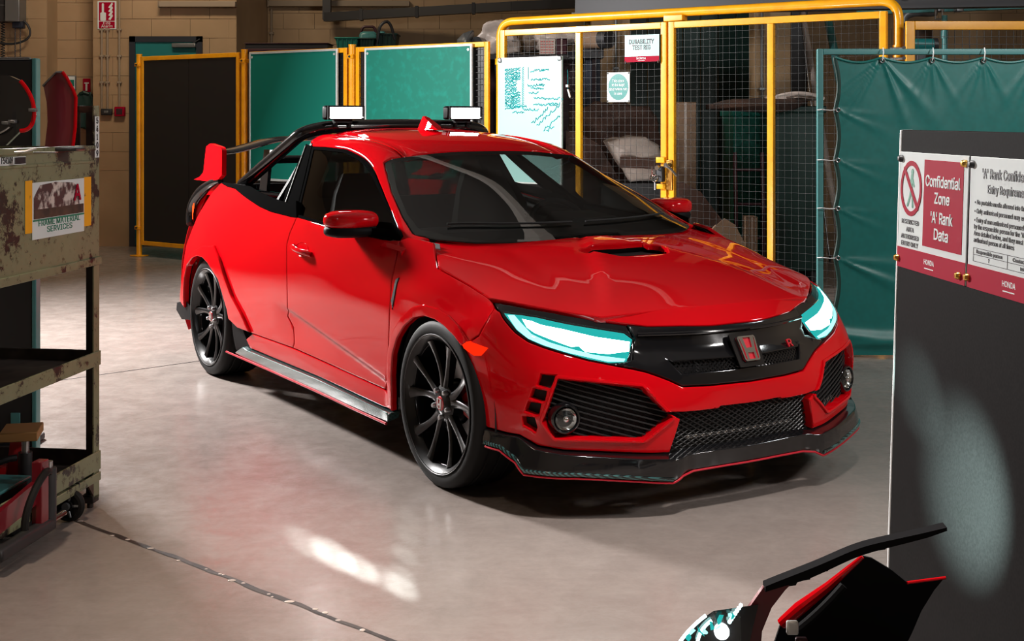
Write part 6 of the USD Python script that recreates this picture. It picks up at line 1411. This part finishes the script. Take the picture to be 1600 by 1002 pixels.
part('tube_wall', tube([np.array([0, 0, .09]), np.array([0, 0, .09]) + dv * .5, np.array([0, 0, .09]) + dv], .082, 24, caps=False), 'cardboard', t); part('dark_end', tube([np.array([0, 0, .09]) + dv * .86, np.array([0, 0, .09]) + dv * 1.16], .088, 24), 'dark_metal', t); part('cradle', rbox(.02, .22, -.06, .22, -.08, .012, .006), 'dark_metal', t)
# maroon locker
Yl = 13.4
a, b = P(868, 152, Yl), P(935, 81, Yl)
t = thing('locker', 'dark maroon locker with a blue-grey frame seen through the left gate leaf', 'cabinet', (a[0], Yl, 0)); w, h = b[0] - a[0], b[2]
part('carcass', rbox(0, w, .0, .5, 0, h, .006), 'maroon', t); part('frame_top', rbox(-.01, w + .02, -.015, .0, h - .03, h, .003), 'dark_blue', t); part('frame_side', rbox(w - .02, w + .02, -.015, .0, 0, h - .03, .003), 'dark_blue', t)
for k in range(5): part('slat', rbox(.03 + k * (w - .08) / 5, .03 + (k + .8) * (w - .08) / 5, -.010, .0, .1, h - .06, .003), 'maroon', t)
# columns of the building and conduits
def column(pa, pb, Y, label, mat='block_paint', top=0):
    a, b = P(pa, 0, Y)[0], P(pb, 0, Y)[0]; t = thing('column', label, 'column', (a, Y, 0)); zt = 5.18 if not top else P(0, top, Y)[2]
    part('shaft', rbox(0, b - a, 0, .3, 0.0, zt, .01), mat, t); part('plinth', rbox(-.02, b - a + .02, -.02, .3, 0, .15, .01), mat, t); return t
column(925, 985, 14.6, 'beige wall column behind the cardboard tube and the oval sign')
column(1178, 1236, 14.0, 'beige wall column behind the right gate leaf')
for px, Y, zb, lb in ((963.5, 14.45, 112, 'grey conduit on the column above the oval door sign'), (1193.5, 13.85, 146, 'thin pale conduit on the column in the right gate leaf'), (914, 16.8, 30, 'short grey conduit hanging near the top of the left gate leaf')):
    p = P(px, zb + 25, Y); t = thing('conduit', lb, 'conduit', (p[0], Y, p[2])); part('pipe', cyl((0, .1, 0), (0, .1, 4.2 - p[2]), .017, 10), 'grey_metal', t); part('saddle', rbox(-.03, .03, .08, .14, .2, .23, .004), 'grey_metal', t)
# big dark green doors
Yg = 15.2
a, b = P(984, 0, Yg)[0], P(1178, 0, Yg)[0]
t = thing('green_screen_wall', 'large dark green sliding door behind the middle of the gate', 'door', (a, Yg, 0)); w = b - a
n_ = 7
for k in range(n_): part('door_plank', rbox(w * k / n_ + .004, w * (k + 1) / n_ - .004, 0, .06, .02, 2.75, .008), 'dark_green', t)
part('header', rbox(-.05, w + .05, -.02, .1, 2.75, 2.95, .01), 'dark_blue', t)
# dark opening right of the column, leaning poles
a, b = P(1236, 0, 15.4)[0], P(1262, 0, 15.4)[0]
t = thing('door_leaf', 'tall dark door leaf right of the beige column', 'door', (a, 15.4, 0)); part('leaf', rbox(0, b - a, 0, .05, 0, 2.8, .006), 'dark_metal', t); part('edge', rbox(-.02, 0, -.01, .05, 0, 2.8, .003), 'dark_frame', t)
def pole(p0, p1, Y, r, mat, label):
    a, b = P(*p0, Y), P(*p1, Y + .25); t = thing('leaning_pole', label, 'pole', (a[0], Y, 0)); b = b - [a[0], Y, 0]; k = a[2] / max(b[2] - a[2], .2); foot = np.array([-(b[0]) * k, -(b[1]) * k, .0])
    part('shaft', tube([foot + [0, 0, .01], (foot + b) / 2, b], r, 12), mat, t); part('ferrule', tube([foot + [0, 0, .0], foot + [0, 0, .06]], r * 1.15, 12), 'dark_metal', t)
pole((1270, 118), (1254, 20), 14.2, .034, 'poly_sheet', 'thick pinkish pole leaning behind the right gate leaf')
pole((1265, 140), (1252, 30), 14.0, .010, 'steel', 'thin bright rod leaning beside the thick pole')
pole((1302, 72), (1294, 30), 14.4, .045, 'teal_light', 'teal tube leaning near the right end of the gate')
a, b = P(1268, 76, 15.5), P(1286, 62, 15.5); t = thing('speaker_box', 'small black box on the far wall beside the leaning poles', 'box', (a[0], 16.7, a[2] + .1)); part('body', rbox(0, .16, 0, .26, 0, .22, .01), 'dark_metal', t); part('bracket', rbox(.05, .11, .2, .292, .08, .14, .004), 'grey_metal', t)
# bins and canvas
Yb = 12.2
def bin_(pa, pb, pt, Y, label, mat, d=.7):
    a, b = P(pa, 0, Y)[0], P(pb, 0, Y)[0]; zt = P(0, pt, Y)[2]; t = thing('storage_bin', label, 'bin', (a, Y, 0)); w = b - a
    part('bin_body', rbox(0, w, 0, d, .1, zt, .015), mat, t); part('bin_rim', rbox(-.015, w + .015, -.02, d + .015, zt - .06, zt, .008), mat, t)
    for x in (.06, w - .06): part('bin_foot', rbox(x - .05, x + .05, .05, d - .05, 0, .1, .006), 'dark_metal', t)
    return t, w, zt
bin_(1146, 1206, 172, Yb + .3, 'green bin under brown canvas, left of the gate rail', 'mid_green'); tB, wB, zB = bin_(1210, 1288, 166, Yb - .5, 'tall dark green bin between the gate rail and the curtain', 'dark_green')
def draped(pxs, Y, d, zoff, label, mat, name='canvas_sheet', cat='canvas'):
    a = P(*pxs[0], Y); bundle(name, label, cat, pxs, Y, d, mat, .09, [6, 6, 9], len(label))
draped([(1120, 163), (1150, 155), (1200, 158), (1240, 154), (1262, 158), (1238, 172), (1220, 176), (1190, 173), (1146, 171), (1120, 170)], Yb - .62, .6, 0, 'brown canvas folded over the green bins', 'canvas')
t, m = bundle('plastic_film', 'shiny clear plastic film on top of the tall green bin', 'plastic sheet', [(1208, 150), (1240, 144), (1278, 150), (1284, 156), (1250, 159), (1210, 157)], Yb - .40, .4, 'poly_sheet', .06, 12, 21); part('fold', tube(curve([(-.2, -.1, .05), (0, -.12, .08), (.22, -.1, .03)], 12), .015, 6), 'poly_sheet', t)
# foreground clutter behind the gate
Yq = 11.9
t, w, h = carton(1054, 1088, 160, 330, Yq, 'tall plain carton right of the gate latch', 'cardboard', .35, 0.0)
def flap(pxs, Y, yaw_k, label, mat='cardboard', zfoot=0.0):
    pts = np.array([P(px, py, Y) for px, py in pxs]); c = pts.mean(0); o = (c[0], Y, pts[:, 2].min()); g = Polygon(np.c_[pts[:, 0] - o[0], pts[:, 2] - o[2]])
    t = thing('cardboard_sheet', label, 'cardboard', o); sheet(g, lambda x, z: yaw_k * x + .25 * z * 0 + .02 * np.sin(x * 9), .008, mat, t, 'sheet', None, .05)
    e = np.array(g.exterior.coords)[:2]; part('folded_edge', tube([(e[0][0], yaw_k * e[0][0] - .004, e[0][1]), (e[1][0], yaw_k * e[1][0] - .004, e[1][1])], .008, 6), mat, t)
flap([(884, 205), (905, 208), (935, 225), (965, 275), (985, 310), (1000, 500), (884, 500)], 11.66, .1, 'leaning cardboard sheet behind the left gate leaf', 'brown_paper')
flap([(1030, 290), (1068, 285), (1095, 300), (1130, 345), (1155, 372), (1150, 500), (1030, 500)], 11.0, .15, 'sloping brown cardboard sheet behind the left door mirror', 'brown_paper')
flap([(1098, 372), (1118, 352), (1132, 341), (1150, 352), (1164, 378), (1170, 500), (1098, 500)], 10.75, .2, 'pale cardboard sheet low behind the bonnet')
t, m = bundle('sack_pile', 'heap of brown paper sacks behind the oval sign', 'sacks', [(893, 176), (930, 166), (975, 164), (1010, 174), (1030, 195), (1035, 240), (1030, 500), (905, 500), (895, 240)], Yq + .17, .40, 'brown_paper', .22, [5, 5, 8], 31)
part('fold', lump([[-.3, -.25, .9], [.3, -.3, .95], [-.2, -.35, 1.05], [.35, -.3, 1.1], [0, -.1, 1.1]], .15, 9, 2), 'brown_paper', t, smooth=50); part('fold', lump([[-.35, -.28, 1.15], [.2, -.3, 1.18], [-.2, -.3, 1.28], [.3, -.28, 1.25], [0, -.1, 1.3]], .15, 9, 6), 'canvas', t, smooth=50)
t, m = bundle('white_sack', 'white plastic sack with a brown printed band behind the left gate leaf', 'sack', [(948, 222), (965, 216), (1010, 213), (1030, 228), (1038, 262), (1030, 282), (985, 284), (972, 262)], 11.25, .35, 'poly_sheet', .06, [7, 7, 7], 41)
part('printed_band', lump([[-.17, -.12, .13], [.20, -.12, .12], [-.16, -.10, .22], [.20, -.11, .21], [0, .05, .16]], .04, 8, 3), 'brown_paper', t, smooth=50)
a = P(990, 290, 11.25); t = thing('pallet_crate', 'dark crate carrying the white sack behind the gate', 'crate', (a[0], 11.2, 0)); part('crate_side', rbox(-.28, .28, 0, .38, 0.0, P(0, 284, 11.25)[2] - .01, .006), 'dark_metal', t); part('crate_slat', rbox(-.29, .29, -.02, .0, .5, .6, .004), 'rust', t); part('crate_slat', rbox(-.29, .29, -.02, .0, .3, .4, .004), 'rust', t)
# things in the right part of the store: red hand truck and small posts
a = P(1172, 0, 11.6); t = thing('hand_truck', 'dull red hand truck standing in the dark behind the right gate leaf', 'hand truck', (a[0], 11.6, 0)); 
for x in (-.12, .12): part('rail', tube([(x, 0, .1), (x, .02, .7), (x, .08, 1.15)], .018, 8), 'maroon', t); part('wheel', turn(lathe([(0, -.02), (.08, -.02), (.09, 0), (.08, .02), (0, .02)], 'x', 16), t=(x * 1.4, .06, .09)), 'rubber', t)
for z in (.4, .7, 1.0): part('cross_bar', cyl((-.12, .03, z), (.12, .03, z), .012, 8), 'maroon', t)
part('toe_plate', rbox(-.15, .15, -.2, .02, .02, .03, .004), 'dark_metal', t)
t, w, h = carton(1166, 1184, 340, 400, 11.2, 'small pale carton low behind the right gate leaf', 'cardboard', .2, 0.0)
# pipework over the curtain
Yv = 12.0
a = P(1476, 26, Yv); t = thing('vent_pipe', 'upright pale pipe above the green curtain', 'pipe', (a[0], Yv, 0)); part('pipe', tube([(0, 0, .0), (0, 0, 1.2), (.0, 0, P(0, 30, Yv)[2]), (.0, 0, P(0, 24, Yv)[2])], .025, 12), 'teal_light', t); part('socket', tube([(0, 0, P(0, 60, Yv)[2]), (0, 0, P(0, 48, Yv)[2])], .032, 12), 'teal_light', t); part('floor_flange', tube([(0, 0, 0), (0, 0, .02)], .08, 16), 'grey_metal', t)
a0, a1 = P(1340, 18, 13.), P(1660, 5, 12.2); t = thing('ceiling_rail', 'pale teal rail running along the ceiling above the curtain', 'rail', (0, 0, 0)); part('rail', beam(a0, a1, .10, .075), 'teal_light', t)
for px in (1400, 1560): q = a0 + (a1 - a0) * (px - 1340) / 320; part('hanger', cyl(q, (q[0], q[1], 5.19), .014, 8), 'grey_metal', t)
for px in (1466, 1496): 
    q = P(px, 11, 12.4); part('trolley_clamp', rbox(q[0] - .035, q[0] + .035, q[1] - .08, q[1] + .02, q[2] - .05, q[2] + .06, .01), 'grey_metal', t)
q = P(1467, 20, 12.3); part('shackle', tube([(q[0] - .03, q[1], q[2] + .03), (q[0] - .035, q[1], q[2] - .06), (q[0] + .03, q[1], q[2] - .06), (q[0] + .03, q[1], q[2] + .03)], .010, 8), 'silver_trim', t)
cd_ = curve([P(1414, 40, 12.8), P(1414, 24, 12.8), P(1425, 19, 12.8), P(1440, 18, 12.8), P(1462, 17, 12.8)], 20); t = thing('flexible_duct', 'dark curved duct under the ceiling rail', 'duct', cd_[0]); part('hose', tube(cd_ - cd_[0], .05, 14), 'grey_metal', t); part('collar', tube([(0, 0, -.05), (0, 0, .02)], .06, 14), 'dark_metal', t); part('stand_pipe', tube([(0, 0, -cd_[0][2]), (0, 0, -1), (0, 0, -.05)], .05, 14), 'dark_metal', t)
a, b = P(1418, 0, 12.)[0], P(1472, 0, 12.)[0]
t = thing('drum', 'dark brown drum standing on a block behind the curtain top', 'drum', ((a + b) / 2, 12.3, 0)); zd = P(0, 42, 12.3)[2]; part('drum_body', lathe([(0, zd - .9), (.15, zd - .9), (.155, zd - .88), (.155, zd - .6), (.162, zd - .59), (.155, zd - .58), (.155, zd - .02), (.15, zd), (0, zd - .01)], n=28), 'rust', t); part('drum_stand', rbox(-.2, .2, -.2, .2, 0, zd - .9, .01), 'dark_metal', t)
t = thing('small_motor', 'small teal motor behind the curtain rail', 'motor', (P(1438, 0, 9.6)[0], 9.6, 0)); zm = P(0, 70, 9.6)[2]; part('motor_body', cyl((-.09, 0, zm), (.09, 0, zm), .045, 16), 'teal_paint', t); part('motor_post', rbox(-.03, .03, -.03, .03, 0, zm - .03, .006), 'dark_metal', t); part('fan_cover', cyl((.09, 0, zm), (.12, 0, zm), .05, 16), 'dark_metal', t)
a0, a1 = P(1000, 5, 12.6), P(1420, -4, 11.0); t = thing('roof_beam', 'dark steel roof beam behind the yellow portal tube', 'beam', (0, 0, 0)); part('web', beam(a0 + [-.6, .2, .0], a1 + [1., -.3, 0], .03, .16), 'dark_metal', t); part('flange', beam(a0 + [-.6, .2, -.09], a1 + [1., -.3, -.09], .18, .02), 'dark_metal', t)
for k in (.1, .9): q = a0 + (a1 - a0) * k; part('hanger', cyl(q, (q[0], q[1], 5.19), .02, 8), 'dark_metal', t)

# pale service duct under the ceiling, in line with the gate (it shows in the windshield)
t = thing('service_duct', 'long pale service duct under the ceiling in line with the gate', 'duct', (0, 0, 0)); e0, e1 = np.array([-2.6, 12.3, 4.85]), np.array([2.6, 8.6, 4.85])
part('duct_run', beam(e0, e1, .13, .10), 'duct_white', t)
for k in (.1, .5, .9): q = e0 + (e1 - e0) * k; part('hanger', beam(q + [0, 0, .06], (q[0], q[1], 5.195), .03), 'grey_metal', t)
